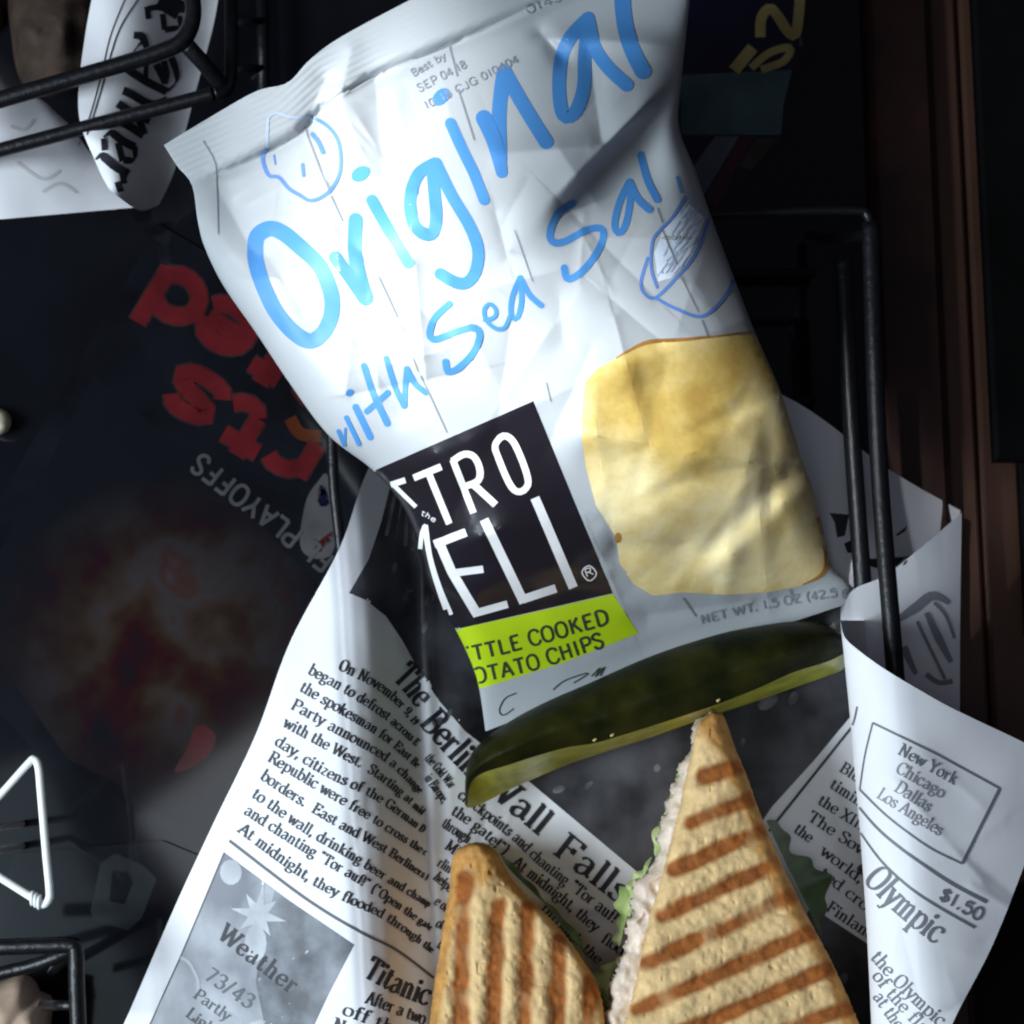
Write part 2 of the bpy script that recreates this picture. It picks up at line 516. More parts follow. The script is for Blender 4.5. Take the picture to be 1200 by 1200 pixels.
        for c in s:
            w_, strokes = glyph(c)
            _, tdir = at(x + w_ / 2, 0)
            ang0 = math.atan2(tdir[1], tdir[0])
            def nib(t, a0=ang0):
                th = -(np.arctan2(t[:, 1], t[:, 0]) - a0)
                v = np.abs(np.sin(th - .22)) ** 1.5
                return (thin + (thick * (.45 + .55 * kx) - thin) * v) * sc if style == 'serif' else np.full(len(t), thick * sc * (.3 + .7 * kx))
            for kind, pts in strokes:
                if kind in 'ts' and style != 'serif': continue
                if kind == 'd':
                    q, _ = at(x + pts[0][0], pts[0][1]); self.disc(q, thick * sc * .6 * (.4 + .6 * kx), m, base, k=8); continue
                pp = np.array(pts)
                if kind == 'c': pp = smooth_line(pp, 4)
                q = np.array([at(x + a, b)[0] for a, b in pp])
                self.stroke(q, 1, m, smooth=False, nib=nib, step=max(1.3, sc * .09), base=base)
            x += w_ + track

G = {
 ' ': (28, ''), 'a': (49, 'c 8 36 14 44 24 46 34 42 36 32|l 36 34 36 8|c 36 8 39 1 46 4|c 36 27 18 24 7 12 14 0 26 1 36 12'),
 'b': (50, 'l 12 72 12 2|c 12 32 22 45 34 44 44 32 44 14 34 1 22 0 12 10|t 3 70 12 72'),
 'c': (44, 'c 38 36 34 45 22 46 8 36 6 22 10 6 24 0 34 3 40 11'),
 'd': (50, 'l 38 72 38 0|c 38 34 28 45 16 44 6 32 6 14 16 1 28 0 38 10|t 29 70 38 72|s 42 1'),
 'e': (46, 'l 7 25 40 25|c 40 25 38 40 24 46 10 38 6 22 12 5 26 0 36 4 41 11'),
 'f': (34, 'l 16 0 16 50|c 16 50 18 70 30 72 36 66|l 4 45 30 45|s 16 1'),
 'g': (48, 'c 22 46 8 42 7 30 14 18 22 17 34 22 36 32 32 43 22 46|c 12 18 6 10 16 4 34 4 42 -4 38 -16 22 -21 8 -16 6 -6 14 3|l 34 42 44 46'),
 'h': (52, 'l 12 72 12 0|c 12 32 22 45 32 45 38 36 38 26|l 38 28 38 0|s 12 1|s 38 1|t 3 70 12 72'),
 'i': (26, 'l 13 45 13 0|s 13 1|t 4 44 13 45|d 13 62'),
 'k': (50, 'l 12 72 12 0|l 12 20 36 45|l 20 28 40 0|s 12 1|s 40 1|s 36 44'),
 'l': (26, 'l 13 72 13 0|s 13 1|t 4 70 13 72'),
 'm': (72, 'l 12 45 12 0|c 12 32 22 45 31 44 35 34|l 35 34 35 0|c 35 32 45 45 54 44 58 34|l 58 34 58 0|s 12 1|s 35 1|s 58 1|t 3 44 12 45'),
 'n': (52, 'l 12 45 12 0|c 12 32 22 45 32 45 38 36 38 26|l 38 28 38 0|s 12 1|s 38 1|t 3 44 12 45'),
 'o': (48, 'c 24 46 9 40 6 23 9 6 24 0 39 6 42 23 39 40 24 46'),
 'p': (50, 'l 12 45 12 -22|c 12 32 22 45 34 44 44 32 44 14 34 1 22 0 12 10|s 12 -21|t 3 44 12 45'),
 'r': (38, 'l 12 45 12 0|c 12 30 20 43 30 45 35 40|s 12 1|t 3 44 12 45'),
 's': (40, 'c 34 36 30 45 20 46 9 40 9 32 20 25 32 18 35 9 28 1 16 0 7 4 5 12'),
 't': (34, 'l 14 60 14 10|c 14 10 18 0 26 1 32 9|l 3 45 28 45'),
 'u': (50, 'l 12 45 12 12|c 12 12 16 1 25 1 36 10|l 36 45 36 0|t 3 44 12 45|t 27 44 36 45|s 40 1'),
 'v': (44, 'l 6 45 22 0|l 22 0 38 45|s 6 45|s 38 45'),
 'w': (62, 'l 5 45 18 0|l 18 0 31 42|l 31 42 44 0|l 44 0 57 45|s 5 45|s 57 45'),
 'x': (46, 'l 6 45 40 0|l 38 45 6 0|s 6 45|s 38 45'), 'y': (46, 'l 6 45 23 2|l 40 45 20 -10|c 20 -10 14 -21 5 -18|s 6 45|s 40 45'),
 'z': (44, 'l 8 44 36 44|l 36 44 8 1|l 8 1 38 1'),
 'A': (60, 'l 6 0 30 70|l 30 70 54 0|l 15 25 45 25|s 6 1|s 54 1'),
 'B': (58, 'l 14 70 14 0|c 14 69 34 70 46 62 44 42 30 37 14 37|c 14 37 38 37 50 26 48 8 34 1 14 1|s 12 69|s 12 1'),
 'C': (60, 'c 54 52 50 64 36 71 16 64 8 36 16 8 36 -1 50 6 56 18|t 54 70 54 50'),
 'D': (62, 'l 14 70 14 0|c 14 69 34 70 54 56 58 34 52 12 34 1 14 1|s 12 69|s 12 1'),
 'E': (58, 'l 14 70 14 0|l 14 68 50 68|t 50 70 50 54|l 14 36 40 36|t 38 44 38 28|l 14 2 52 2|t 52 18 52 0|s 12 69|s 12 1'),
 'F': (56, 'l 14 70 14 0|l 14 68 50 68|t 50 70 50 54|l 14 36 40 36|t 38 44 38 28|s 12 69|s 13 1'),
 'G': (64, 'c 54 52 50 64 36 71 16 64 8 36 16 8 36 -1 54 8|l 54 30 54 4|l 42 30 60 30|t 54 70 54 52'),
 'H': (64, 'l 14 70 14 0|l 50 70 50 0|l 14 36 50 36|s 14 69|s 14 1|s 50 69|s 50 1'),
 'I': (32, 'l 16 70 16 0|s 16 69|s 16 1'),
 'K': (62, 'l 14 70 14 0|l 14 28 48 70|l 26 42 54 0|s 14 69|s 14 1|s 48 69|s 54 1'),
 'L': (54, 'l 14 70 14 0|l 14 2 50 2|t 50 22 50 0|s 14 69|s 12 1'),
 'M': (78, 'l 14 70 14 0|l 14 70 38 6|l 38 6 62 70|l 63 70 63 0|s 10 69|s 14 1|s 66 69|s 63 1'),
 'N': (66, 'l 14 70 14 0|l 14 70 52 0|l 52 70 52 0|s 10 69|s 14 1|s 52 69'),
 'O': (64, 'c 32 71 14 62 8 35 14 8 32 -1 50 8 56 35 50 62 32 71'),
 'P': (56, 'l 14 70 14 0|c 14 69 36 70 50 62 50 42 36 34 14 34|s 12 69|s 14 1'),
 'R': (60, 'l 14 70 14 0|c 14 69 36 70 48 62 48 44 36 36 14 36|l 32 36 54 0|s 12 69|s 14 1|s 56 1'),
 'S': (52, 'c 44 56 38 68 26 71 12 64 10 52 20 42 34 34 45 24 42 8 28 -1 14 3 8 16|t 44 70 44 54'),
 'T': (58, 'l 29 70 29 0|l 6 68 52 68|t 6 69 6 52|t 52 69 52 52|s 29 1'),
 'V': (60, 'l 6 70 30 0|l 30 0 54 70|s 6 69|s 54 69'), 'W': (86, 'l 6 70 26 0|l 26 0 44 66|l 44 66 62 0|l 62 0 80 70|s 6 69|s 44 69|s 80 69'),
 'X': (60, 'l 8 70 52 0|l 52 70 8 0|s 8 69|s 52 69|s 8 1|s 52 1'), 'Y': (60, 'l 6 70 30 32|l 54 70 30 32|l 30 34 30 0|s 6 69|s 54 69|s 30 1'),
 'Z': (54, 'l 8 68 46 68|l 46 68 8 2|l 8 2 48 2'), 'J': (46, 'l 34 70 34 14|c 34 14 28 0 16 0 6 10'),
 '0': (50, 'c 25 70 11 60 8 35 11 10 25 0 39 10 42 35 39 60 25 70'), '1': (36, 'l 18 70 18 0|t 6 58 18 70|s 18 1'),
 '2': (48, 'c 8 54 14 68 26 70 40 60 38 44 22 22 8 2|l 8 2 42 2'), '3': (48, 'c 8 58 18 70 34 66 38 52 30 40 20 38|c 20 38 36 36 42 22 36 4 20 0 7 10'),
 '4': (50, 'l 34 70 34 0|l 34 70 6 20|l 6 20 46 20'), '5': (48, 'l 12 68 40 68|l 12 68 10 40|c 10 40 24 46 40 38 42 20 32 2 16 0 7 10'),
 '6': (48, 'c 38 62 28 70 14 58 8 30 12 6 26 0 40 10 40 28 28 42 12 34'), '8': (48, 'c 24 70 10 62 12 46 24 38 38 28 40 10 24 0 9 10 10 28 24 38 37 48 38 62 24 70'),
 '9': (48, 'c 10 8 22 0 36 12 42 40 36 64 24 70 9 60 10 42 22 30 38 38'), '7': (46, 'l 8 68 40 68|l 40 68 18 0'),
 '$': (48, 'c 38 54 34 64 24 66 10 60 10 48 24 38 38 30 40 14 26 4 12 8 8 18|l 24 76 24 -6'),
 '.': (24, 'd 11 5'), ',': (24, 'd 11 6|l 13 6 7 -12'), '!': (26, 'l 13 70 13 20|d 13 5'), '/': (36, 'l 30 74 6 -4'),
 '"': (36, 'l 12 72 9 54|l 24 72 21 54'), '(': (30, 'c 24 76 12 56 10 32 14 4 24 -14'), ')': (30, 'c 6 76 18 56 20 32 16 4 6 -14'), '-': (34, 'l 6 26 28 26'),
 ':': (24, 'd 11 8|d 11 38'),
}
_gc = {}
def glyph(c):
    if c in _gc: return _gc[c]
    w, s = G[c]
    out = []
    for part in filter(None, s.split('|')):
        k, *num = part.split(); num = [float(x) / 100 for x in num]
        pts = list(zip(num[::2], num[1::2]))
        if k == 's': pts = [(pts[0][0] - .105, pts[0][1]), (pts[0][0] + .105, pts[0][1])]
        out.append((k, pts))
    _gc[c] = (w / 100, out)
    return _gc[c]

# ------------------------------------------------------------------ setting: floor, table
def box(mb, x0, x1, y0, y1, z0, z1, m, bev=0.0):
    b = bev
    ring = lambda i, z: [(x0 + i, y0 + i, z), (x1 - i, y0 + i, z), (x1 - i, y1 - i, z), (x0 + i, y1 - i, z)]
    levels = [ring(b, z0), ring(0, z0 + b), ring(0, z1 - b), ring(b, z1)] if b else [ring(0, z0), ring(0, z1)]
    v = [p for l in levels for p in l]; f = [(3, 2, 1, 0)]
    for k in range(len(levels) - 1):
        for j in range(4): f.append((k * 4 + j, k * 4 + (j + 1) % 4, k * 4 + 4 + (j + 1) % 4, k * 4 + 4 + j))
    n = len(v); f.append((n - 4, n - 3, n - 2, n - 1))
    mb.add(v, f, m)

FZ = -0.42
mb = MB()
for i in range(26):
    x = -0.2 + i * 0.085
    box(mb, x + .0012, x + .0838, -1.6, 1.6, FZ - .02, FZ, M['wood'], .001)
fl = mb.build('floor', smooth=False); fl['kind'] = 'structure'

TX = P(1034, 600, 0).x
tbl = thing('table', 'glossy black table top with a dark reddish brown wooden edge under the baskets', 'table', (0, 0, FZ))
mb = MB(); box(mb, -.55, TX, -.5, .55, -.025, 0, M['table'], .0015); mb.build('table_top', tbl, False)
EX = P(1121, 600, 0).x
mb = MB(); box(mb, TX + .0005, EX, -.5, .55, -.03, -.0012, M['edge_wood'], .003); mb.build('wooden_edge', tbl, False)
for lx, ly in ((-.45, -.42), (-.45, .47), (EX - .08, -.42), (EX - .08, .47)):
    mb = MB(); box(mb, lx, lx + .05, ly, ly + .05, FZ, -.031, M['edge_wood'], .002); mb.build('leg', tbl, False)

# ------------------------------------------------------------------ magazines on the table
def flat_poly(mb, pts, z0, z1, m):
    top = [P(x, y, z1) for x, y in pts]
    n = len(top); bot = [Vector((p.x, p.y, z0)) for p in top]
    mb.add(top + bot, [tuple(range(n))[::-1]] + [tuple(range(n, 2 * n))] + [(i, (i + 1) % n, n + (i + 1) % n, n + i) for i in range(n)], m)

def flat_mat(name, c, var=.25, scale=70, rough=.12):
    return mat(name, tuple(q * .5 for q in c), rough, var, scale)

C = {k: flat_mat('print_' + k, v) for k, v in dict(
    red=(.17, .016, .020), pale=(.045, .026, .028), text=(.12, .12, .125), brown=(.035, .018, .012), dkred=(.09, .009, .011),
    olive=(.055, .045, .012), skin=(.075, .040, .022), lilac=(.075, .070, .085), navy=(.010, .010, .040), grey=(.055, .052, .055),
    bright=(.13, .125, .13), orange=(.14, .035, .012), teal=(.10, .18, .20), gold=(.72, .58, .20), wine=(.09, .012, .028),
    white=(.20, .20, .26), yellow=(.12, .09, .01), tan=(.06, .05, .035), slate=(.018, .024, .027)).items()}
M['cover'] = mat('magazine_cover', (.005, .0055, .008), .08, .4, 30, .5)
M['pages'] = mat('magazine_pages', (.25, .25, .24), .8)

def cover_photo():
    """a blurred sports picture: soft patches of dark red, brown, skin, lilac and olive ink"""
    m, nt, b = newmat('cover_photo')
    N, L = nt.nodes.new, nt.links.new
    tc = N('ShaderNodeTexCoord')
    n = N('ShaderNodeTexNoise'); n.inputs['Scale'].default_value = 34; n.inputs['Detail'].default_value = 3.5
    L(tc.outputs['Object'], n.inputs['Vector'])
    r = N('ShaderNodeValToRGB'); cr = r.color_ramp
    stops = [(.30, (.004, .004, .006)), (.40, (.014, .003, .004)), (.47, (.016, .009, .006)), (.53, (.022, .015, .013)), (.58, (.022, .019, .020)), (.64, (.026, .012, .010)), (.72, (.028, .026, .032))]
    stops = [(p, tuple(q * 1.25 for q in c)) for p, c in stops]
    cr.elements[0].position, cr.elements[0].color = stops[0][0], (*stops[0][1], 1)
    cr.elements[1].position, cr.elements[1].color = stops[-1][0], (*stops[-1][1], 1)
    for p, c in stops[1:-1]:
        e = cr.elements.new(p); e.color = (*c, 1)
    L(n.outputs['Fac'], r.inputs['Fac']); L(r.outputs['Color'], b.inputs['Base Color'])
    g = N('ShaderNodeNewGeometry'); sub = N('ShaderNodeVectorMath'); sub.operation = 'DISTANCE'
    sub.inputs[1].default_value = P(188, 750, .001)
    L(g.outputs['Position'], sub.inputs[0])
    mr = N('ShaderNodeMapRange'); mr.inputs['From Min'].default_value = .018; mr.inputs['From Max'].default_value = .052
    mr.inputs['To Min'].default_value = 0; mr.inputs['To Max'].default_value = 1
    L(sub.outputs['Value'], mr.inputs['Value'])
    mx = N('ShaderNodeMixRGB'); L(mr.outputs[0], mx.inputs['Fac']); L(r.outputs['Color'], mx.inputs['Color1']); mx.inputs['Color2'].default_value = (.005, .0055, .008, 1)
    L(mx.outputs['Color'], b.inputs['Base Color'])
    b.inputs['Roughness'].default_value = .08
    return m

def magazine(name, corners, z0, z1, label):
    mb = MB(); flat_poly(mb, corners, z0, z1, M['cover'])
    return mb, Print(mb)

mg, pr = magazine('magazine', [(186, 262), (470, 432), (470, 700), (318, 1010), (60, 900), (-90, 740)], .0002, .0010, '')
def rtext(s, a, b, h, m, w, base): pr.text(s, [a, b], h, m, 'sans', weight=w, base=base)
for wgt, mm, bs in ((2.1, C['pale'], .00012), (1.72, C['red'], .0003)):
    rtext('ated', (420, 447), (183, 305), 72, mm, wgt, bs)
    rtext('rts', (392, 532), (210, 425), 70, mm, wgt, bs)
pr.text('NFL PLAYOFFS', [(412, 668), (236, 530)], 24, C['text'], 'sans', weight=1.15)
pr.stroke([(340, 490), (352, 508), (376, 512)], 15, C['orange'])
for poly, k in (([(372, 565), (385, 560), (392, 640), (372, 655), (352, 640), (358, 590)], 'bright'), ([(372, 572), (380, 570), (386, 590), (374, 592)], 'navy'),
                ([(368, 640), (390, 622), (390, 632), (374, 648)], 'red'),
                ([(232, 850), (253, 862), (240, 890), (205, 905), (220, 875)], 'dkred')):
    pr.fill(poly, C[k], 9, .00005, smooth=True)
pr.fill([(-40, 720), (112, 440), (250, 560), (380, 690), (330, 960), (300, 998), (80, 890)], cover_photo(), 9, .00003)
# a second cover's grey block letter near the bottom left
o = mg.build('magazine', smooth=False); recenter(o)
tag(o, 'dark sports magazine left of the chip bag, with big red upside down title letters', 'magazine')
mg, pr = magazine('magazine', [(20, 1000), (190, 985), (250, 1010), (205, 1180), (60, 1230), (-40, 1120)], .0012, .0016, '')
pr.fill([(118, 1012), (134, 1000), (168, 1014), (184, 1030), (166, 1076), (150, 1090), (112, 1080), (106, 1068)], C['slate'], 9)
pr.fill([(132, 1020), (150, 1022), (156, 1034), (146, 1060), (128, 1056)], M['cover'], 6, .0001)
o = mg.build('magazine', smooth=False); recenter(o)
tag(o, 'dark magazine with a grey block letter between white wire holder and newsprint', 'magazine')

mg, pr = magazine('magazine', [(770, -60), (950, -60), (942, 60), (925, 150), (835, 262), (770, 200)], .0002, .0010, '')
for poly, k in (([(800, -30), (945, -30), (940, 50), (930, 81), (798, 87)], 'navy'), ([(798, 88), (928, 82), (918, 122), (915, 158), (798, 158)], 'teal'),
                ([(838, 160), (866, 160), (824, 230), (806, 205)], 'white'), ([(867, 160), (884, 160), (838, 244), (826, 232)], 'wine'), ([(806, 160), (832, 160), (810, 192)], 'navy'),
                ([(886, 162), (912, 162), (880, 200), (866, 195)], 'tan')):
    pr.fill(poly, C[k], 9)
pr.stroke([(936, 50), (948, 52), (966, 68), (955, 76), (934, 88)], 10, C['bright'])
pr.stroke([(891, 44), (892, 22), (902, 10), (912, 20), (924, 38), (933, 38), (938, -8)], 12, C['gold'], cap=False)
pr.stroke([(860, 83), (882, 56)], 14, C['gold'], smooth=False)
pr.stroke([(880, 80), (902, 62), (926, 56), (918, 72), (892, 82)], 9, C['gold'])
o = mg.build('magazine', smooth=False); recenter(o)
tag(o, 'dark magazine with gold 52 on a purple jersey, right of the chip bag top', 'magazine')

# ------------------------------------------------------------------ wire baskets
def basket(label, rails, group='black wire food baskets'):
    pts = [q for _, ps, _, _ in rails for q in ps]
    c = Vector((sum(p.x for p in pts) / len(pts), sum(p.y for p in pts) / len(pts), 0))
    t = thing('wire_basket', label, 'basket', c, group)
    for nm, ps, rad, sm in rails:
        mb = MB(); tube(mb, ps, rad, M['black_wire'], 12, smooth=sm); mb.build(nm, t)
    return t

RZ, LZ = .058, .034
rimR = [P(1020, 262, RZ), P(1024, 400, RZ), P(1031, 560, RZ), P(1046, 750, RZ), P(1062, 960, RZ), P(1080, 1240, RZ)]
rimT = [P(400, 275, RZ), P(600, 262, RZ), P(900, 249, RZ), P(1000, 247, RZ), P(1016, 252, RZ), P(1020, 268, RZ)]
rimL = [P(385, 275, RZ), P(388, 430, .050), P(391, 560, .047), P(401, 660, .0448), P(405, 760, .044), P(415, 900, .0435), P(430, 1240, .0435)]
lowR = [P(988, 300, LZ), P(995, 450, LZ), P(1002, 560, LZ), P(1016, 750, LZ), P(1030, 960, LZ), P(1044, 1240, LZ)]
lowL = [P(430, 300, LZ), P(434, 600, LZ), P(446, 900, LZ), P(455, 1240, LZ)]
rails = [('rim', rimR[:], .0025, True), ('rim', rimT, .0013, True), ('rim', rimL, .0016, True), ('side_rail', lowR, .0026, True)]
for (x, y, side) in ((1018, 275, 1), (1066, 1020, 1), (1079, 1230, 1)):
    a = P(x, y, RZ - .002); b = P(x - 70, y, .006)
    rails.append(('upright', [a, (a * .45 + b * .55) + Vector((0, 0, -.004)), b], .0016, True))
for y in (320, 470, 640):
    rails.append(('base_wire', [P(470, y, .0045), P(955, y, .0045)], .0016, False))
for x in (560, 700, 840):
    rails.append(('base_wire', [P(x, 300, .0018), P(x, 1230, .0018)], .0016, False))
basket('large black wire basket holding the chip bag, pickle and grilled sandwich', rails)

# ------------------------------------------------------------------ newsprint in the large basket
def crease_x(y):  # where the wall of paper meets the basket floor
    return np.interp(y, [480, 560, 640, 720, 800, 900, 1000, 1100, 1200, 1270], [460, 474, 486, 490, 493, 497, 501, 507, 513, 516])
def rim_x(y):
    return np.interp(y, [480, 620, 700, 900, 1000, 1100, 1270], [386, 394, 401, 412, 418, 424, 432])

def paper_z(px, py):
    c, r = crease_x(py), rim_x(py)
    fl = .0125 + .013 * smoothstep(650, 500, px)
    t = np.clip((px - r) / (c - r), 0, 1)
    wall = .051 + (fl - .051) * (.15 * t + .85 * t ** 1.25)
    left = .051 - .00004 * (r - px) - .0045 * np.clip((r - px) / 120, 0, 2) ** 1.6
    z = np.where(px < r, left, np.where(px < c, wall, fl))
    # rounded fold over the rim
    z -= .0012 * np.exp(-((px - r) / 9) ** 2)
    # fold lines
    z += .0018 * np.exp(-((px - c - 7) / 9) ** 2)
    z += .0012 * np.exp(-((px - r - 30) / 12) ** 2) * (py > 560)
    up = smoothstep(860, 740, py)
    right = up * (smoothstep(905, 985, px) * .015 - smoothstep(990, 1135, px) * .032) + smoothstep(965, 1090, px) * .014 * (1 - up)
    z += right
    z += vnoise(px, py, 90, 3) * .0022 + vnoise(px, py, 37, 5) * .0008
    # folded ripples on the flap
    d, tt, sd = seg_dist(px, py, (290, 900), (200, 1150)); z += .0012 * np.exp(-(d / 26) ** 2)
    d, tt, sd = seg_dist(px, py, (610, 1050), (760, 1075)); z += .0013 * np.exp(-(d / 8) ** 2)
    d, tt, sd = seg_dist(px, py, (630, 1035), (690, 1030)); z += .001 * np.exp(-(d / 8) ** 2)
    z += crumple(px, py, 71, 22, (150, 560, 480, 1250), .0006, (6, 22), (50, 200), 1.9, .5)
    z += crumple(px, py, 72, 22, (500, 780, 1000, 1250), .0006, (6, 18), (40, 160))
    return z

paper = MB()
g, u, v = coons([(480, 465), (600, 432), (760, 425), (915, 462), (1040, 549), (1125, 598)],
                [(110, 1270), (400, 1272), (800, 1272), (1065, 1270)],
                [(480, 465), (430, 553), (398, 642), (340, 752), (300, 860), (250, 965), (205, 1062), (145, 1200), (110, 1270)],
                [(1125, 598), (1122, 700), (1120, 810), (1085, 1000), (1065, 1270)], 330, 260)
pz = paper_z(g[..., 0], g[..., 1])
paper.grid(PN(g[..., 0], g[..., 1], pz), M['paper'])
SHEET_F = len(paper.f)
# inside wall of the roll round the right rim
g, u, v = coons([(985, 722), (992, 703), (1003, 689), (1045, 669), (1127, 601)], [(996, 800), (1034, 835), (1080, 860), (1125, 885)],
                [(985, 722), (988, 760), (996, 800)], [(1127, 601), (1125, 740), (1125, 885)], 50, 40)
iz = .042 - .014 * u ** 1.3 - .003 * v + vnoise(g[..., 0], g[..., 1], 60, 9) * .001
iz = np.minimum(iz, .0535)
paper.grid(PN(g[..., 0], g[..., 1], iz), M['paper'])
sheet_prints = Print(paper)

# front roll: paper rolled out over the rim
curl = MB()
nu, nv = 90, 120
top = resample(smooth_line([(985, 727), (989, 745), (1001, 758), (1035, 783), (1080, 810), (1120, 832), (1200, 870), (1245, 893)]), nu)
bot = resample([(1023, 1275), (1090, 1275)], nu)
lft = resample(smooth_line([(985, 727), (989, 770), (995, 830), (1001, 900), (1008, 980), (1015, 1080), (1021, 1200), (1023, 1275)]), nv)
rgt = resample(smooth_line([(1245, 893), (1200, 1015), (1162, 1110), (1116, 1200), (1090, 1275)]), nv)
g = np.zeros((nu, nv, 2)); U = np.linspace(0, 1, nu)[:, None]; V = np.linspace(0, 1, nv)[None]
g = (1 - V[..., None]) * top[:, None] + V[..., None] * bot[:, None] + (1 - U[..., None]) * lft[None] + U[..., None] * rgt[None]
g -= ((1 - U) * (1 - V))[..., None] * top[0] + (U * (1 - V))[..., None] * top[-1] + ((1 - U) * V)[..., None] * bot[0] + (U * V)[..., None] * bot[-1]
dx = g[..., 0] - lft[None, :, 0]
cz = .064 + .017 * np.sqrt(np.clip(1 - (1 - np.clip(dx / 85, 0, 1)) ** 2, 0, 1)) - .010 * np.clip((dx - 60) / 150, 0, 2) ** 1.3
cz += vnoise(g[..., 0], g[..., 1], 70, 11) * .0016 + crumple(g[..., 0], g[..., 1], 73, 14, (1010, 860, 1190, 1230), .0006, (8, 24), (50, 160))
curl.grid(PN(g[..., 0], g[..., 1], cz), M['paper'])
# the roll continues underneath and back into the basket
k = 14
under = np.zeros((k, nv, 3))
for i in range(k):
    a = i / (k - 1)
    zz = .064 - .046 * a
    xx = lft[:, 0] + 34 * (1 - (1 - a) ** 2) * (1 if True else 0) + 1.5 * a
    under[i] = PN(xx, lft[:, 1], zz)
curl.grid(under, M['paper'], flip=True)
curl_prints = Print(curl)

# ---- what is printed on the sheet
sp = sheet_prints
INK, GI, SI = M['news_ink'], M['grey_ink'], M['soft_ink']
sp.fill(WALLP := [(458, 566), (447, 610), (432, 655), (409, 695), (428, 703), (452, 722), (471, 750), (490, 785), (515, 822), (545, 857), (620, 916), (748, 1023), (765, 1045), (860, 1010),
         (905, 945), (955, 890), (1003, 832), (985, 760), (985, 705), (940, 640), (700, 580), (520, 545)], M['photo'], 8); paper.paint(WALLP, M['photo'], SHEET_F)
sp.fill(DK := [(950, 1062), (1020, 1108), (1032, 1262), (890, 1262), (930, 1100)], M['photo'], 8); paper.paint(DK, M['photo'], SHEET_F)
for a, b, w in (((464, 572), (452, 628), 4), ((472, 575), (463, 632), 2), ((478, 582), (474, 640), 5), ((487, 600), (482, 645), 3)):
    sp.stroke([a, b], w, M['photo_lt'], smooth=False)
for q, r1, r2, rt in (((478, 695), 5, 11, .4), ((462, 665), 3, 7, .2), ((505, 700), 4, 12, .6), ((498, 735), 3, 8, .3), ((510, 850), 6, 13, .8), ((525, 838), 3, 9, .5), ((487, 640), 3, 8, .2),
                     ((655, 925), 4, 8, 1.2), ((690, 920), 3, 6, .8), ((770, 900), 4, 5, .2), ((900, 822), 8, 14, .9), ((930, 818), 5, 9, .5), ((870, 870), 3, 6, .2), ((985, 1150), 6, 12, .7), ((960, 1180), 3, 9, .4)):
    sp.disc(q, r1, mat('photo_fleck', (.13, .13, .145), .5, .5, 250), .00009, r2, rt, 9)

L = [('On November 9, 19', [(395, 784), (440, 807), (468, 830), (484, 850)]),
     ('began to defrost across E', [(360, 789), (412, 818), (452, 844), (486, 874)]),
     ('the spokesman for East Be', [(350, 809), (404, 840), (450, 868), (487, 900)]),
     ('Party announced a change', [(340, 830), (390, 858), (450, 892), (490, 930)]),
     ('with the West.  Starting at mid', [(331, 851), (386, 881), (444, 914), (493, 955)]),
     ('day, citizens of the German D', [(321, 872), (380, 909), (440, 938), (494, 976)]),
     ('Republic were free to cross the c', [(313, 891), (366, 923), (436, 964), (497, 1003)]),
     ('borders.  East and West Berliners f', [(304, 912), (340, 936), (396, 970), (450, 1000), (499, 1032)]),
     ('to the wall, drinking beer and champ', [(294, 933), (352, 973), (403, 1003), (450, 1032), (501, 1063)]),
     ('and chanting "Tor auf!" ("Open the gate', [(285, 953), (357, 999), (427, 1040), (503, 1091)]),
     ('At midnight, they flooded through the', [(278, 974), (352, 1028), (403, 1056), (450, 1078), (505, 1117)])]
for s, p in L: sp.text(s, p, 13.5, INK, ease=1.2, taper=.35)
sp.stroke([(269, 985), (357, 1052), (422, 1092), (464, 1113), (508, 1146)], 3.2, GI)
sp.fill(WEA := [(263, 999), (340, 1056), (415, 1107), (385, 1165), (350, 1240), (345, 1265), (140, 1265), (176, 1200), (212, 1121)], M['weather'], 8); paper.paint(WEA, M['weather'], SHEET_F)
sp.fill(WED := [(322, 1044), (415, 1107), (385, 1165), (352, 1236), (310, 1200), (300, 1150), (310, 1090)], M['weather_dk'], 8, .00012); paper.paint(WED, M['weather_dk'], SHEET_F)
sp.stroke([(263, 999), (212, 1121), (176, 1200), (150, 1262)], 1.6, GI, smooth=False)
WL = mat('weather_pale', (.42, .44, .48), .5, .2, 110)
st = []
for i in range(16):
    a = i / 16 * 2 * math.pi + .2; rr = (33 if i % 4 == 0 else 26) if i % 2 == 0 else 12
    st.append((303 + rr * math.cos(a), 1072 + rr * 1.15 * math.sin(a)))
sp.fill(st, WL, 5, .00016)
sp.disc((271, 1022), 13, WL, .00016, 15); sp.disc((300, 1105), 13, WL, .00016, 22)
sp.stroke([(212, 1122), (222, 1128), (232, 1148), (232, 1165)], 4, WL)
sp.disc((255, 1215), 22, WL, .00009, 34, .5); sp.disc((305, 1225), 26, WL, .00009, 30, .2)
sp.text('Weather', [(254, 1098), (342, 1166)], 21, M['news_ink'], track=.05)
sp.text('73/43', [(238, 1146), (292, 1183)], 17, GI)
sp.text('Partly', [(226, 1168), (266, 1197)], 13, GI); sp.text('Light w', [(217, 1190), (268, 1228)], 13, GI)
sp.text('Titanic', [(424, 1143), (460, 1163), (500, 1179)], 27, INK)
sp.text('After a two', [(427, 1175), (496, 1201)], 15, INK); sp.text('off the', [(400, 1188), (470, 1216)], 15, INK); sp.text('New York', [(388, 1206), (470, 1238)], 15, INK)
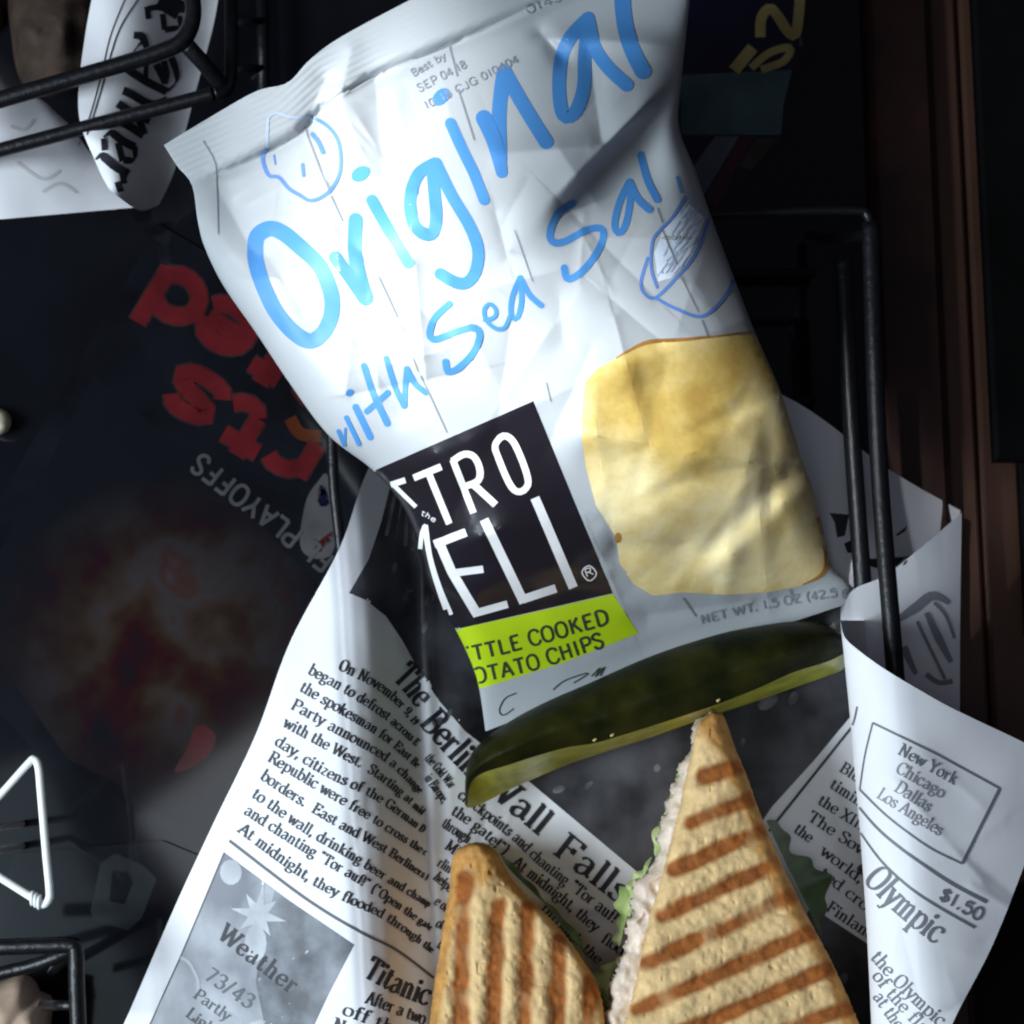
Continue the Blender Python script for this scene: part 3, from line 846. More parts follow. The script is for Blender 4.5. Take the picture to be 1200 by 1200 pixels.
for s, p, h in (('the Cold War', [(497, 889), (527, 925)], 11), ('in Europe,', [(497, 912), (518, 942)], 11), 
                ('the gate!")', [(527, 953), (557, 974), (590, 1003)], 13), ('through', [(516, 968), (547, 989)], 13), ('Midnig', [(520, 994), (560, 1022)], 13), ('rlin', [(511, 1014), (526, 1024)], 12),
                ('helped', [(507, 1030), (530, 1050)], 12), ('e of th', [(508, 1059), (530, 1076)], 12), ('of the', [(510, 1086), (530, 1096)], 12), ('to the', [(511, 1110), (530, 1122)], 12),
                ('checkpoints and chanting', [(535, 934), (597, 982), (629, 1012), (662, 1038)], 13), ('"Tor auf!"', [(666, 1041), (724, 1086)], 14),
                ('At midnight, they', [(599, 1013), (643, 1047), (697, 1093)], 13.5), ('flooded', [(703, 1103), (750, 1135)], 13.5), ('through the', [(632, 1066), (700, 1130)], 12),
                ('Blue', [(983, 903), (1012, 922)], 13), ('timing', [(971, 922), (1016, 951)], 13), ('the XIII', [(957, 941), (1010, 974)], 13), ('The Sov', [(945, 960), (1009, 1002)], 13.5),
                ('the', [(929, 974), (948, 988)], 13), ('world,', [(960, 1000), (1008, 1036)], 13.5), ('ted cro', [(959, 1025), (1014, 1068)], 13.5), ('Finland', [(967, 1066), (1022, 1103)], 13.5)):
    sp.text(s, p, h, INK)
sp.text('The', [(459, 795), (473, 810), (488, 830)], 31, INK)
sp.text('Berlin', [(491, 848), (515, 876), (549, 912)], 31, INK)
sp.text('Wall', [(562, 922), (632, 980)], 31, INK); sp.text('Falls', [(647, 999), (726, 1060)], 31, INK)
sp.stroke([(901, 974), (992, 860), (1010, 838)], 3, INK, smooth=False)
for poly in ([(972, 601), (995, 603), (990, 628), (981, 630), (978, 612)], [(989, 637), (997, 633), (1000, 648), (993, 648)], [(1049, 627), (1063, 616), (1061, 622), (1052, 628)], [(1018, 655), (1066, 652), (1061, 661), (1046, 670), (1020, 664)]):
    sp.fill(poly, INK, 4)
for p, w in (([(1050, 727), (1072, 712), (1092, 698), (1112, 707)], (6, 11, 11, 5)), ([(1085, 718), (1098, 745), (1114, 776)], (6, 10, 6)), ([(1074, 728), (1107, 796)], 4), ([(1094, 706), (1108, 722), (1118, 748)], 4),
             ([(1058, 758), (1073, 790)], (10, 5)), ([(1085, 790), (1100, 800), (1116, 798)], 6)):
    sp.stroke(p, w, M['soft_ink'])
cp = curl_prints
cp.stroke([(1023, 847), (1098, 884), (1171, 924)], 2.6, M['curl_ink'], smooth=False); cp.stroke([(1171, 924), (1127, 1012)], 3.6, M['curl_ink'], smooth=False)
cp.stroke([(1127, 1012), (1092, 995), (1062, 974), (1035, 952), (1008, 925)], 2.4, M['curl_ink']); cp.stroke([(1023, 847), (1014, 885), (1008, 925)], 1.8, M['curl_ink'])
cp.text('New York', [(1051, 883), (1118, 920)], 14, M['curl_ink'], weight=.82); cp.text('Chicago', [(1048, 904), (1103, 936)], 14, SI, weight=.82)
cp.text('Dallas', [(1047, 926), (1087, 952)], 14, SI, weight=.82); cp.text('Los Angeles', [(1027, 934), (1100, 980)], 14, SI, weight=.82)
cp.stroke([(1005, 943), (1028, 970), (1053, 992), (1090, 1019), (1118, 1037), (1156, 1057)], (2.2, 3, 3.4, 4.2, 4.6), M['curl_ink'])
cp.stroke([(1009, 976), (1034, 1010), (1066, 1040), (1098, 1062), (1142, 1087)], (2, 2.6, 3, 3.4), M['curl_ink'])
cp.text('$1.50', [(1098, 1053), (1148, 1080)], 15, M['curl_ink'], 'sans', weight=1.25)
cp.text('Olympic', [(1012, 1031), (1036, 1057), (1062, 1080), (1095, 1107)], 30, M['curl_ink'], weight=.82)
cp.text('the Olympic', [(1020, 1122), (1038, 1143), (1066, 1172), (1100, 1204)], 16, M['curl_ink'], weight=.82)
cp.text('of the fla', [(1022, 1144), (1044, 1172), (1080, 1212)], 15, M['curl_ink'], weight=.82); cp.text('at the', [(1023, 1168), (1050, 1208)], 15, M['curl_ink'], weight=.82)
cp.stroke([(991, 832), (998, 848)], 3, M['curl_ink'], smooth=False); cp.stroke([(1005, 828), (1001, 846), (994, 862)], 2, M['curl_ink'])

news = thing('newsprint_paper', 'newspaper printed sheet lining the large basket under the sandwich, Berlin Wall headline', 'paper', P(700, 950, .005), 'newsprint basket liners')
paper.build('sheet', news)
curl.build('rolled_edge', news)

# ------------------------------------------------------------------ bag of potato chips
bag = MB()
NU, NV = 300, 380
g, u, v = coons([(192, 170), (245, 138), (300, 107), (337, 97), (363, 70), (400, 43), (480, 0), (560, -42), (640, -75), (720, -110), (815, -150)],
                [(569, 857), (640, 830), (760, 785), (880, 745), (1004, 704)],
                [(192, 170), (208, 195), (225, 217), (232, 260), (240, 290), (262, 335), (300, 390), (340, 450), (385, 510), (437, 551), (470, 590), (487, 630), (501, 685), (525, 722), (545, 760), (560, 800), (569, 857)],
                [(815, -150), (812, -70), (808, 0), (798, 100), (796, 150), (815, 200), (832, 250), (858, 320), (885, 390), (915, 460), (937, 530), (955, 580), (968, 640), (976, 668), (992, 682), (1004, 704)], NU, NV)
X, Y = g[..., 0], g[..., 1]
SEAL = [(222, 216), (290, 186), (350, 156), (398, 112), (450, 85), (520, 52), (620, 10), (700, -28), (815, -85)]
ds = np.full(X.shape, 1e9); side = np.zeros(X.shape)
for a, b in zip(SEAL[:-1], SEAL[1:]):
    d, t, s = seg_dist(X, Y, a, b)
    m = d < ds; ds = np.where(m, d, ds); side = np.where(m, s, side)
sd = np.where(side > 0, ds, -ds)          # px below the seal line
zmid = np.interp(v, [0, .12, .35, .6, .8, 1], [.086, .086, .080, .070, .052, .030])
Hh = .021 * smoothstep(0, 190, sd) * (1 - .75 * smoothstep(.80, 1.0, v)) + .0006
prof = np.clip(1 - np.abs(2 * u - 1) ** 2.6, 0, 1) ** .55
h = Hh * prof
def ridge(a, b, w, amp, soft=1.0):
    d, t, s = seg_dist(X, Y, a, b)
    return amp * .9 * (.45 * np.exp(-(d / w) ** 2) + .55 * np.exp(-1.2 * d / w))
def step(a, b, w, amp, reach, lim=60):
    """a dent that falls away on one side of the line and recovers over reach px"""
    d, t, s = seg_dist(X, Y, a, b)
    ends = np.clip(t * (1 - t) * 6, 0, 1) ** .5
    return amp * smoothstep(0, w, s) * np.exp(-(np.clip(s, 0, None) / reach) ** 2) * np.exp(-((d - np.abs(s)) / lim) ** 2)
wr = np.zeros(X.shape)
wr += -.0012 * np.exp(-((sd - 4) / 9) ** 2) * smoothstep(-40, 200, X - 200)
wr += -.0012 * np.exp(-((sd - 3) / 7) ** 2)
wr += ridge((440, 95), (452, 232), 20, -.0026) + ridge((398, 118), (436, 205), 20, .0026)
wr += ridge((380, 95), (360, 140), 14, -.0030) + ridge((412, 60), (400, 108), 14, .002)
wr += step((705, 172), (812, 66), 26, -.0120, 70) + ridge((705, 172), (812, 66), 12, .002)
wr += ridge((640, 45), (800, 52), 15, .0022) + ridge((635, 40), (660, 68), 12, -.003) + ridge((690, 60), (705, 165), 18, -.0022)
wr += ridge((655, 175), (700, 240), 26, .0016) + ridge((585, 180), (690, 172), 16, .0018)
wr += ridge((660, 400), (655, 350), 24, -.0012) + ridge((300, 330), (380, 470), 30, .0012) + ridge((400, 370), (470, 480), 40, -.0022)
wr += ridge((256, 225), (300, 300), 26, -.0022) + ridge((232, 230), (258, 300), 12, .0012)
wr += ridge((320, 300), (372, 385), 24, -.0024)
# chip panel folds
wr += ridge((690, 508), (905, 545), 30, .0052) + ridge((760, 450), (880, 480), 24, -.0026)
wr += ridge((903, 440), (903, 600), 13, -.0020)
wr += ridge((905, 597), (957, 560), 14, .0010) + step((957, 566), (862, 650), 34, -.0042, 60, 44)
wr += ridge((770, 600), (858, 650), 18, .0009) + ridge((725, 640), (800, 640), 14, -.0018) + ridge((858, 650), (850, 690), 14, .0010)
wr += ridge((700, 540), (720, 640), 30, -.0014)
# left side tuck of the logo panel
wr += ridge((468, 580), (520, 665), 18, -.0012) + ridge((560, 690), (545, 760), 20, .001)
wr += ridge((500, 640), (700, 600), 34, .0014) + ridge((540, 720), (720, 680), 26, -.0014)
wr += ridge((760, 720), (990, 690), 16, -.0012)
wr += vnoise(X, Y, 120, 21) * .0026 * smoothstep(10, 150, sd) + vnoise(X, Y, 55, 22) * .0006 * smoothstep(10, 120, sd)
wr += crumple(X, Y, 61, 34, (230, 60, 860, 420), .0012, (8, 28), (50, 190), 1.1, .6) * smoothstep(4, 60, sd)
wr += crumple(X, Y, 62, 26, (480, 420, 960, 740), .0010, (8, 24), (40, 150))
wr += crumple(X, Y, 64, 12, (700, 430, 950, 690), .0010, (10, 26), (70, 190))
wr += crumple(X, Y, 63, 30, (240, 100, 820, 330), .0004, (5, 12), (30, 90))
edge = smoothstep(0, .10, u) * smoothstep(1, .90, u) * smoothstep(1, .95, v)
zt = zmid + h + wr * edge * np.where(sd < -8, .5, 1)
zt += np.where(sd < 0, .0012 * np.sin(X / 38.0), 0) + np.where(sd < -9, .00010 * np.sin(sd * .85), 0)
zb = np.minimum(zmid - h * .9, zt - .0002) - .0002
bag.grid(PN(X, Y, zt), M['film'])
FF = len(bag.f)
bag.grid(PN(X, Y, zb)[::4, ::4], M['film'], flip=True)
bp = Print(bag)

BL = M['blue']
def pen(pts, w, m=BL, cap=True, closed=False): bp.stroke(pts, w, m, cap=cap, closed=closed, base=.00012)
pen([(299, 293), (302, 276), (317, 268), (333, 274), (350, 288), (374, 311), (387, 340), (389, 364), (381, 387), (364, 400), (344, 389), (324, 366), (310, 338), (301, 312)], 18.5, closed=True, cap=False)
pen([(417, 258), (416, 292), (420, 320), (429, 350)], 17); pen([(393, 302), (408, 322), (427, 350)], 15)
bp.disc((423, 204), 12, BL, .00012, 8.5, -.55); pen([(436, 235), (454, 267), (479, 308)], 14)
pen([(509, 192), (490, 205), (481, 232), (484, 260), (496, 274), (508, 272), (511, 253), (509, 224), (507, 200)], 14.5)
pen([(511, 192), (529, 229), (549, 263), (560, 292), (557, 318), (547, 331), (534, 331), (516, 321)], 14)
bp.disc((517, 114), 12, BL, .00012, 8, -.8); pen([(528, 145), (541, 174), (556, 205), (567, 234)], 13)
pen([(567, 139), (580, 168), (588, 202)], (19, 18, 14)); pen([(586, 186), (585, 132), (590, 86)], 17); pen([(591, 84), (613, 123), (640, 167)], 17)
pen([(689, 22), (670, 42), (658, 68), (655, 102), (658, 130), (665, 138), (676, 128), (684, 102), (685, 72), (687, 42)], 16)
pen([(689, 22), (697, 56), (713, 80), (734, 100)], 16); pen([(729, -12), (730, 12), (734, 38), (742, 62), (753, 84)], 19)
pen([(397, 505), (404, 521)], 5); pen([(406, 489), (421, 520)], 5.5); pen([(404, 521), (405, 502)], 3); pen([(417, 477), (434, 512)], 8); bp.disc((410, 460), 5, BL, .00012, 4, -.5)
pen([(427, 429), (438, 462), (454, 496)], 8); pen([(430, 482), (455, 460)], 7)
pen([(453, 420), (463, 453), (474, 476)], 7); pen([(474, 476), (475, 455), (477, 432)], 7); pen([(477, 432), (486, 449), (499, 460)], 7)
pen([(527, 356), (510, 372), (503, 391), (510, 398), (534, 389), (555, 384), (562, 393), (554, 414), (537, 431), (525, 436), (522, 424)], 8)
pen([(568, 375), (579, 372), (581, 363), (574, 356), (567, 363), (570, 376), (581, 385), (591, 384), (597, 371)], 5)
pen([(609, 326), (600, 349), (599, 369), (606, 373), (611, 354), (610, 328)], 6.5); pen([(610, 326), (620, 345), (634, 358)], 7)
pen([(671, 238), (653, 251), (644, 273), (648, 284), (662, 283), (687, 270), (704, 268), (707, 278), (697, 300), (680, 320), (665, 327), (661, 314)], 8.5)
pen([(737, 214), (726, 237), (720, 263), (725, 274), (733, 263), (738, 238), (738, 218)], 8); pen([(738, 214), (747, 233), (761, 246)], 9); pen([(751, 182), (759, 212), (770, 234)], 9)
pen([(793, 208), (798, 226)], 3)
SK = M['sketch']
pen([(802, 231), (787, 256), (774, 269), (764, 284), (763, 316), (770, 337)], 3.4, SK)
pen([(830, 258), (813, 300), (790, 328), (768, 349), (755, 344), (751, 330), (759, 303)], 4, SK)
pen([(768, 349), (790, 361), (820, 371), (840, 358), (856, 336), (862, 316)], 4, SK)
for i in range(13):
    a = (806 + (i % 4) * 5 - i * 2.2, 246 + i * 6.2); b = (a[0] + 13 - (i % 3) * 3, a[1] - 17 + (i % 2) * 5)
    for k in range(2): bp.stroke([(a[0] - k * 11, a[1] + k * 5), (b[0] - k * 11, b[1] + k * 5)], 1.6, M['hatch'], smooth=False)
bp.fill([(806, 238), (826, 256), (808, 298), (786, 326), (771, 330), (767, 296), (776, 272)], mat('hatch_tint', (.62, .70, .80), .36), 8)
pc = lambda pts: [(280 + x / 7.5, 120 + y / 7.5) for x, y in pts]
pen(pc([(245, 420), (250, 250), (262, 135), (330, 95), (450, 130), (600, 130)]), 3.2, M['hatch'])
pen(pc([(650, 130), (780, 210), (870, 330), (900, 500), (880, 650), (800, 780), (700, 850), (620, 865), (540, 820), (440, 760), (350, 660), (270, 650), (225, 570), (210, 470), (245, 415)]), 4.4, SK)
pen(pc([(560, 550), (570, 645)]), 4, SK); pen(pc([(650, 285), (700, 350), (740, 440)]), 5.5, SK); pen(pc([(308, 470), (320, 545)]), 1.8, SK)
for p, w in (([(238, 165), (252, 190), (254, 215), (256, 275)], 1.5), ([(357, 148), (364, 168), (378, 205), (386, 222)], 2.4), ([(388, 230), (402, 260)], 1.6), ([(444, 325), (466, 372)], 2), ([(470, 380), (490, 435)], 1.3), ([(493, 440), (524, 507)], 1.8),
             ([(527, 55), (536, 90)], 2), ([(537, 105), (556, 165)], 2), ([(603, 270), (624, 330)], 1.6), ([(770, 244), (776, 262)], 1.8), ([(776, 270), (793, 310)], 2), ([(798, 325), (818, 366)], 1.8), ([(822, 375), (829, 394)], 2.2),
             ([(640, 448), (645, 470)], 1.4), ([(800, 700), (815, 722)], 1.8), ([(925, 690), (932, 706)], 2)):
    bp.stroke(p, w, M['dash'])
bp.text('Best by', [(484, 91), (524, 68)], 8.5, M['dash'], 'sans'); bp.text('SEP 04 18', [(491, 109), (548, 79)], 9.5, M['dash'], 'sans'); bp.text('10:45 CJG 010404', [(499, 129), (609, 73)], 9, M['dash'], 'sans')
bp.text('0143', [(618, 18), (660, 0)], 11, M['dash'], 'sans')
# logo panel and lime band
LOGO = [(437, 552), (625, 470), (674, 590), (718, 695), (628, 716), (536, 737)]
bp.fill(LOGO, M['logo'], 6, .00006)
bag.paint([(410, 564)] + LOGO[:5] + [(536, 737), (470, 752)], M['logo'], FF)
LIME = [(536, 737), (630, 716.5), (718, 696), (748, 742), (662, 776), (566, 806)]
bp.fill(LIME, M['green'], 6, .00007)
bag.paint([(500, 745)] + LIME[:5] + [(566, 806), (530, 816)], M['green'], FF)
pl = lambda pts: [(440 + x / 3.3333, 460 + y / 3.3333) for x, y in pts]
LW = M['logo_white']
def bar(pts, w, smooth=False): bp.stroke(pl(pts), w, LW, smooth=smooth, base=.0002)
bar([(150, 332), (258, 288)], 8); bar([(208, 312), (290, 512)], 8)
bar([(302, 262), (384, 470)], 8); bar([(300, 268), (345, 240), (385, 250), (408, 300), (400, 345), (340, 368)], 8, True); bar([(378, 352), (470, 438)], 8.5)
bp.stroke(pl([(478, 185), (505, 168), (538, 192), (570, 260), (592, 325), (594, 362), (570, 386), (542, 380), (515, 340), (482, 262), (466, 215)]), 8, LW, closed=True, base=.0002)
bar([(62, 358), (118, 340)], 7); bar([(66, 352), (160, 445)], 5)
bar([(245, 570), (300, 700), (400, 868)], 11); bar([(232, 592), (356, 545)], 10); bar([(318, 702), (422, 688)], 9); bar([(380, 862), (516, 824)], 9)
bar([(425, 495), (580, 818)], 11); bar([(572, 806), (704, 762)], 10); bar([(622, 410), (772, 760)], 11)
bar([(196, 516), (215, 640), (250, 760), (292, 868)], (7, 6, 7, 9), True); bar([(178, 610), (185, 545), (200, 515)], 5, True)
bp.text('the', [(493, 602), (510, 612)], 6, LW, 'sans')
bp.stroke(pl([(805, 700), (833, 674), (863, 705), (835, 734)]), 1.6, LW, closed=True, base=.0002); bp.text('R', [(686, 676), (696, 672)], 9, LW, 'sans')
bp.text('KETTLE COOKED', [(524, 781), (600, 763), (714, 730)], 17.5, M['gtext'], 'sans', weight=1.05)
bp.text('POTATO CHIPS', [(541, 804), (620, 786), (709, 757)], 17.5, M['gtext'], 'sans', weight=1.05)
bp.text('NET WT. 1.5 OZ (42.5 g)', [(821, 731), (870, 719), (930, 707), (1000, 696)], 10, M['dash'], 'sans', weight=1.2)
for p in ([(605, 812), (592, 818), (585, 832), (590, 838), (602, 830)], [(648, 808), (662, 797), (690, 788), (672, 800)], [(693, 792), (704, 781), (697, 793)], [(699, 792), (709, 780), (703, 792)]):
    bp.stroke(p, 1.6, M['gtext'])
# chip picture
CH = [(683, 470), (686, 448), (700, 432), (722, 420), (735, 412), (760, 401), (800, 398), (840, 394), (888, 392), (904, 430), (925, 480), (939, 530), (952, 570), (962, 605), (971, 650), (968, 672), (940, 686), (900, 694), (850, 697),
      (800, 694), (765, 698), (742, 684), (726, 660), (722, 630), (698, 592), (686, 545), (681, 505)]
bp.fill(CH, M['chip'], 6, .00006); bag.paint(CH[:8] + [(900, 391), (930, 430), (960, 520), (985, 600)] + CH[15:], M['chip'], FF)
bp.stroke(CH[3:10], (2, 5, 4, 2, 3, 5), M['chip_edge'], base=.0001)
bp.stroke([(886, 392), (906, 440), (927, 492)], (7, 6, 2), M['chip_edge'], base=.0001)
bp.stroke([(960, 606), (969, 648), (964, 672), (940, 685)], (8, 9, 6, 1), M['chip_edge'], base=.0001); bp.disc((724, 630), 4, M['chip_edge'], .0001, 6)
bagt = thing('chip_bag', 'white bag of potato chips with blue handwriting, black logo panel and a big chip picture', 'chip bag', P(620, 420, .03))
bag.build('pouch', bagt)

# ------------------------------------------------------------------ pickle spear
up_ = smooth_line([(545, 944), (546, 905), (556, 878), (590, 850), (640, 822), (700, 795), (760, 768), (830, 745), (880, 734), (935, 728), (968, 733), (985, 742), (995, 758)])
cut = smooth_line([(547, 944), (556, 912), (600, 895), (660, 877), (700, 870), (760, 852), (830, 829), (880, 810), (930, 788), (968, 776), (985, 768), (996, 762)])
low = smooth_line([(548, 947), (562, 943), (600, 924), (660, 898), (700, 884), (760, 865), (830, 840), (880, 824), (930, 806), (968, 793), (988, 784), (997, 766)])
n = 120
up_, cut, low = resample(up_, n), resample(cut, n), resample(low, n)
T = np.linspace(0, 1, n)
end = np.clip(np.minimum(T, 1 - T) / .16, 0, 1) ** .55
ns = 26
rind = MB(); pts = np.zeros((ns, n, 3))
for i in range(ns):
    s = i / (ns - 1)
    xy = up_ * (1 - s) + cut * s
    z = .034 + .021 * end * np.sqrt(np.clip(1 - (1 - min(1, s / .62)) ** 2, 0, 1)) - .005 * max(0, s - .62) ** 1.2 / .3 * end
    z = z + vnoise(xy[:, 0], xy[:, 1], 34, 31) * .0016 * end + vnoise(xy[:, 0], xy[:, 1], 14, 32) * .0004
    pts[i] = PN(xy[:, 0], xy[:, 1], z)
rind.grid(pts, M['rind'])
zc = pts[-1][:, 2]
flesh = MB(); fp = np.zeros((12, n, 3))
for i in range(12):
    s = i / 11
    xy = cut * (1 - s) + low * s
    z = zc * (1 - s) + (.026 + .006 * (1 - end)) * s
    z = z + vnoise(xy[:, 0] + 50, xy[:, 1], 9, 33) * .0012 * (s * (1 - s) * 4)
    fp[i] = PN(xy[:, 0], xy[:, 1], z)
flesh.grid(fp, M['flesh'])
# underside
fb = np.zeros((8, n, 3))
for i in range(8):
    s = i / 7
    xy = low * (1 - s) + up_ * s
    fb[i] = PN(xy[:, 0], xy[:, 1], fp[-1][:, 2] * (1 - s) + .034 * s - .004 * 4 * s * (1 - s) * end)
flesh.grid(fb, M['flesh'])
for (x, y) in ((698, 870), (716, 864), (838, 822)):
    i = int(np.argmin(np.hypot(cut[:, 0] - x, cut[:, 1] - y)))
    c = Vector(pts[-2][i]) + Vector((0, 0, .0002))
    tube(flesh, [c, c + Vector((.0009, .0007, .0002))], .00035, M['seed'], 6, smooth=False)
pk = thing('pickle_spear', 'long dark green pickle spear lying across the bottom edge of the chip bag', 'pickle', P(760, 840, .026))
rind.build('rind', pk); flesh.build('flesh', pk)

# ------------------------------------------------------------------ grilled sandwich halves
def slab(left, right, zf, marks, mw, nu=170, nv=210, crust_fn=None, thick=.012, rough=1.0, seed=0, depth=.0014, jag=0.0):
    """a slice between two outlines: heightfield top with pressed grill marks, rounded rims and an underside"""
    l, r = resample(smooth_line(left), nv), resample(smooth_line(right), nv)
    if jag: l = l + np.stack([vnoise(l[:, 1] * 1.0, l[:, 1] * 0 + 5, 17, 80) * jag + vnoise(l[:, 1], l[:, 1] * 0 + 9, 6, 81) * jag * .7, np.zeros(nv)], -1)
    U = np.linspace(0, 1, nu)[:, None]
    g = (1 - U[..., None]) * l[None] + U[..., None] * r[None]
    V = np.linspace(0, 1, nv)[None] * np.ones((nu, 1)); U = U * np.ones((1, nv))
    X, Y = g[..., 0], g[..., 1]
    wpx = np.linalg.norm(r - l, axis=1)[None]
    ed = np.minimum(U, 1 - U) * wpx
    ed = np.minimum(ed, np.minimum(V, 1 - V) * np.linalg.norm(np.diff(l, axis=0), axis=1).sum() + 1)
    rim = np.clip(ed / 17, 0, 1)
    z = zf(X, Y, U, V) - .0040 * (1 - np.sqrt(np.clip(1 - (1 - rim) ** 2, 0, 1)))
    char = np.zeros(X.shape)
    jit = vnoise(X, Y, 22, 40 + seed) * 5 + vnoise(X, Y, 8, 41 + seed) * 3
    for (a, b) in marks:
        d, t, s = seg_dist(X, Y, a, b)
        char = np.maximum(char, smoothstep(mw * .92, mw * .14, d + jit * .6) * np.clip(.92 + vnoise(X, Y, 26, 48 + seed) * .6, 0, 1))
    z = z - depth * char + rough * (vnoise(X, Y, 13, 42 + seed) * .0006 + vnoise(X, Y, 6, 43 + seed) * .00045 + vnoise(X, Y, 40, 44 + seed) * .0016)
    pit = np.clip(vnoise(X, Y, 7, 46 + seed) - .33, 0, 1) * (1 - char)
    z = z - rough * .004 * pit
    crust = np.clip(crust_fn(X, Y, U, V, ed) + vnoise(X, Y, 16, 45 + seed) * .35 + np.clip(vnoise(X, Y, 48, 47 + seed), 0, 1) * .55, 0, 1)
    mb = MB()
    mb.grid(PN(X, Y, z), M['bread'], {'char': char.ravel(), 'crust': crust.ravel()})
    zb = np.minimum(thick(X, Y, U, V) if callable(thick) else zf(X, Y, U, V) - thick, z - .0004)
    # side skirt + underside
    ring = [(i, 0) for i in range(nu)] + [(nu - 1, j) for j in range(1, nv)] + [(i, nv - 1) for i in range(nu - 2, -1, -1)] + [(0, j) for j in range(nv - 2, 0, -1)]
    top = PN(X, Y, z); bot = PN(X, Y, zb)
    a = np.array([top[i] for i in ring]); c = np.array([bot[i] for i in ring])
    rows = []
    for k in range(7):
        s = k / 6
        row = a * (1 - s) + c * s
        row = row + (rng.random(row.shape) - .5) * .0007 * (0 < k) * rough
        rows.append(row)
    rows = np.array(rows); rows = np.concatenate([rows, rows[:, :1]], 1)
    cr = np.array([crust[i] for i in ring]); cr = np.r_[cr, cr[:1]]
    mb.grid(rows, M['bread'], {'char': np.zeros(rows.shape[0] * rows.shape[1]), 'crust': np.tile(cr, 7)}, flip=True)
    mb.grid(bot[::6, ::6], M['crumb'], flip=True)
    return mb, zb

def frill(mb, line, width, z0, z1, m, seed, amp=5, n=90, k=9):
    """a ruffled strip of leaf edge"""
    p = resample(smooth_line(line), n)
    t = np.gradient(p, axis=0); t /= np.linalg.norm(t, axis=1)[:, None]
    nr = np.stack([-t[:, 1], t[:, 0]], -1)
    r = np.random.default_rng(seed); ph = r.random(4) * 6
    s = np.linspace(0, 1, n); width = width * np.sin(np.pi * np.clip(s, .004, .996)) ** .5
    pts = np.zeros((k, n, 3))
    for i in range(k):
        f = i / (k - 1)
        wob = amp * f * (np.sin(s * 14 + ph[0]) + .5 * np.sin(s * 33 + ph[1] + f))
        xy = p + nr * (f * width * (.75 + .3 * np.sin(s * 9 + ph[2]) + .14 * np.sin(s * 29 + ph[3])) )[:, None] + t * (wob * .25)[:, None]
        z = z0 + (z1 - z0) * f + wob * .00022
        pts[i] = PN(xy[:, 0], xy[:, 1], z)
    mb.grid(pts, m)

# right half
rl = [(834, 836), (818, 852), (812, 880), (806, 905), (796, 952), (782, 1005), (770, 1050), (757, 1095), (746, 1150), (732, 1205), (715, 1290)]
rr = [(846, 837), (852, 852), (860, 876), (876, 915), (890, 955), (905, 990), (922, 1028), (942, 1068), (962, 1105), (982, 1145), (1008, 1205), (1040, 1290)]
marksR = [((824, 910), (866, 897)), ((811, 964), (882, 936)), ((791, 1019), (896, 972)), ((775, 1073), (914, 1010)), ((757, 1130), (934, 1048)), ((747, 1184), (956, 1090)), ((752, 1232), (974, 1134)), ((770, 1266), (1000, 1178)), ((850, 1275), (1015, 1215))]
zfR = lambda X, Y, U, V: .050 + .016 * V - .004 * (U - .5) ** 2
mbt, zb = slab(rl, rr, zfR, marksR, 19, crust_fn=lambda X, Y, U, V, ed: np.clip(1.25 - (1 - U) * np.maximum(4, 230 * V) / 16, 0, 1) + .5 * np.exp(-V / .05), seed=0)
s1 = thing('sandwich_half', 'grilled sandwich half with slanted brown marks and turkey showing, its pointed tip touching the pickle', 'sandwich', P(860, 1080, .016), 'halves of the grilled sandwich')
mbt.build('top_bread', s1)
off = lambda pts, dx, dy=0: [(x + dx, y + dy) for x, y in pts]
wl = lambda pts, k: [(x - k * min(1, max(0, (y - 850) / 200)), y) for x, y in pts]
mt, _ = slab(wl(rl, 24), off(rr, -8), lambda X, Y, U, V: .0405 + .0125 * V, [], 16, 110, 150, lambda X, Y, U, V, ed: np.zeros(X.shape), .009, 2.4, 5, jag=13)
for k in range(len(mt.mats)): mt.mats[k] = M['turkey']
mt.build('turkey', s1)
mbb, _ = slab(wl(rl, 12), rr, lambda X, Y, U, V: .0312 + .0125 * V, [], 16, 80, 110, lambda X, Y, U, V, ed: np.ones(X.shape) * .5, lambda X, Y, U, V: .0150 + 0 * X, 1.0, 8)
mbb.build('bottom_bread', s1)
lt = MB()
frill(lt, [(808, 900), (800, 930), (787, 970), (772, 1012)], 20, .041, .036, M['lettuce'], 1)
frill(lt, [(752, 1028), (740, 1060), (732, 1085), (726, 1110)], 20, .036, .030, M['lettuce'], 2)
frill(lt, [(726, 1120), (714, 1150), (704, 1180), (694, 1230)], 26, .040, .034, M['lettuce'], 3, 8)
frill(lt, [(722, 1150), (710, 1180), (700, 1230)], 16, .044, .040, M['lettuce'], 4, 8)
frill(lt, [(764, 1005), (748, 1045), (738, 1075)], 14, .040, .036, M['lettuce'], 9, 6)
lt.build('lettuce', s1)
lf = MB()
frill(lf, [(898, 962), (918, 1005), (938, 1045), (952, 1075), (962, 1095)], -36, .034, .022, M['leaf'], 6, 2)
lf.build('lettuce_leaf', s1)

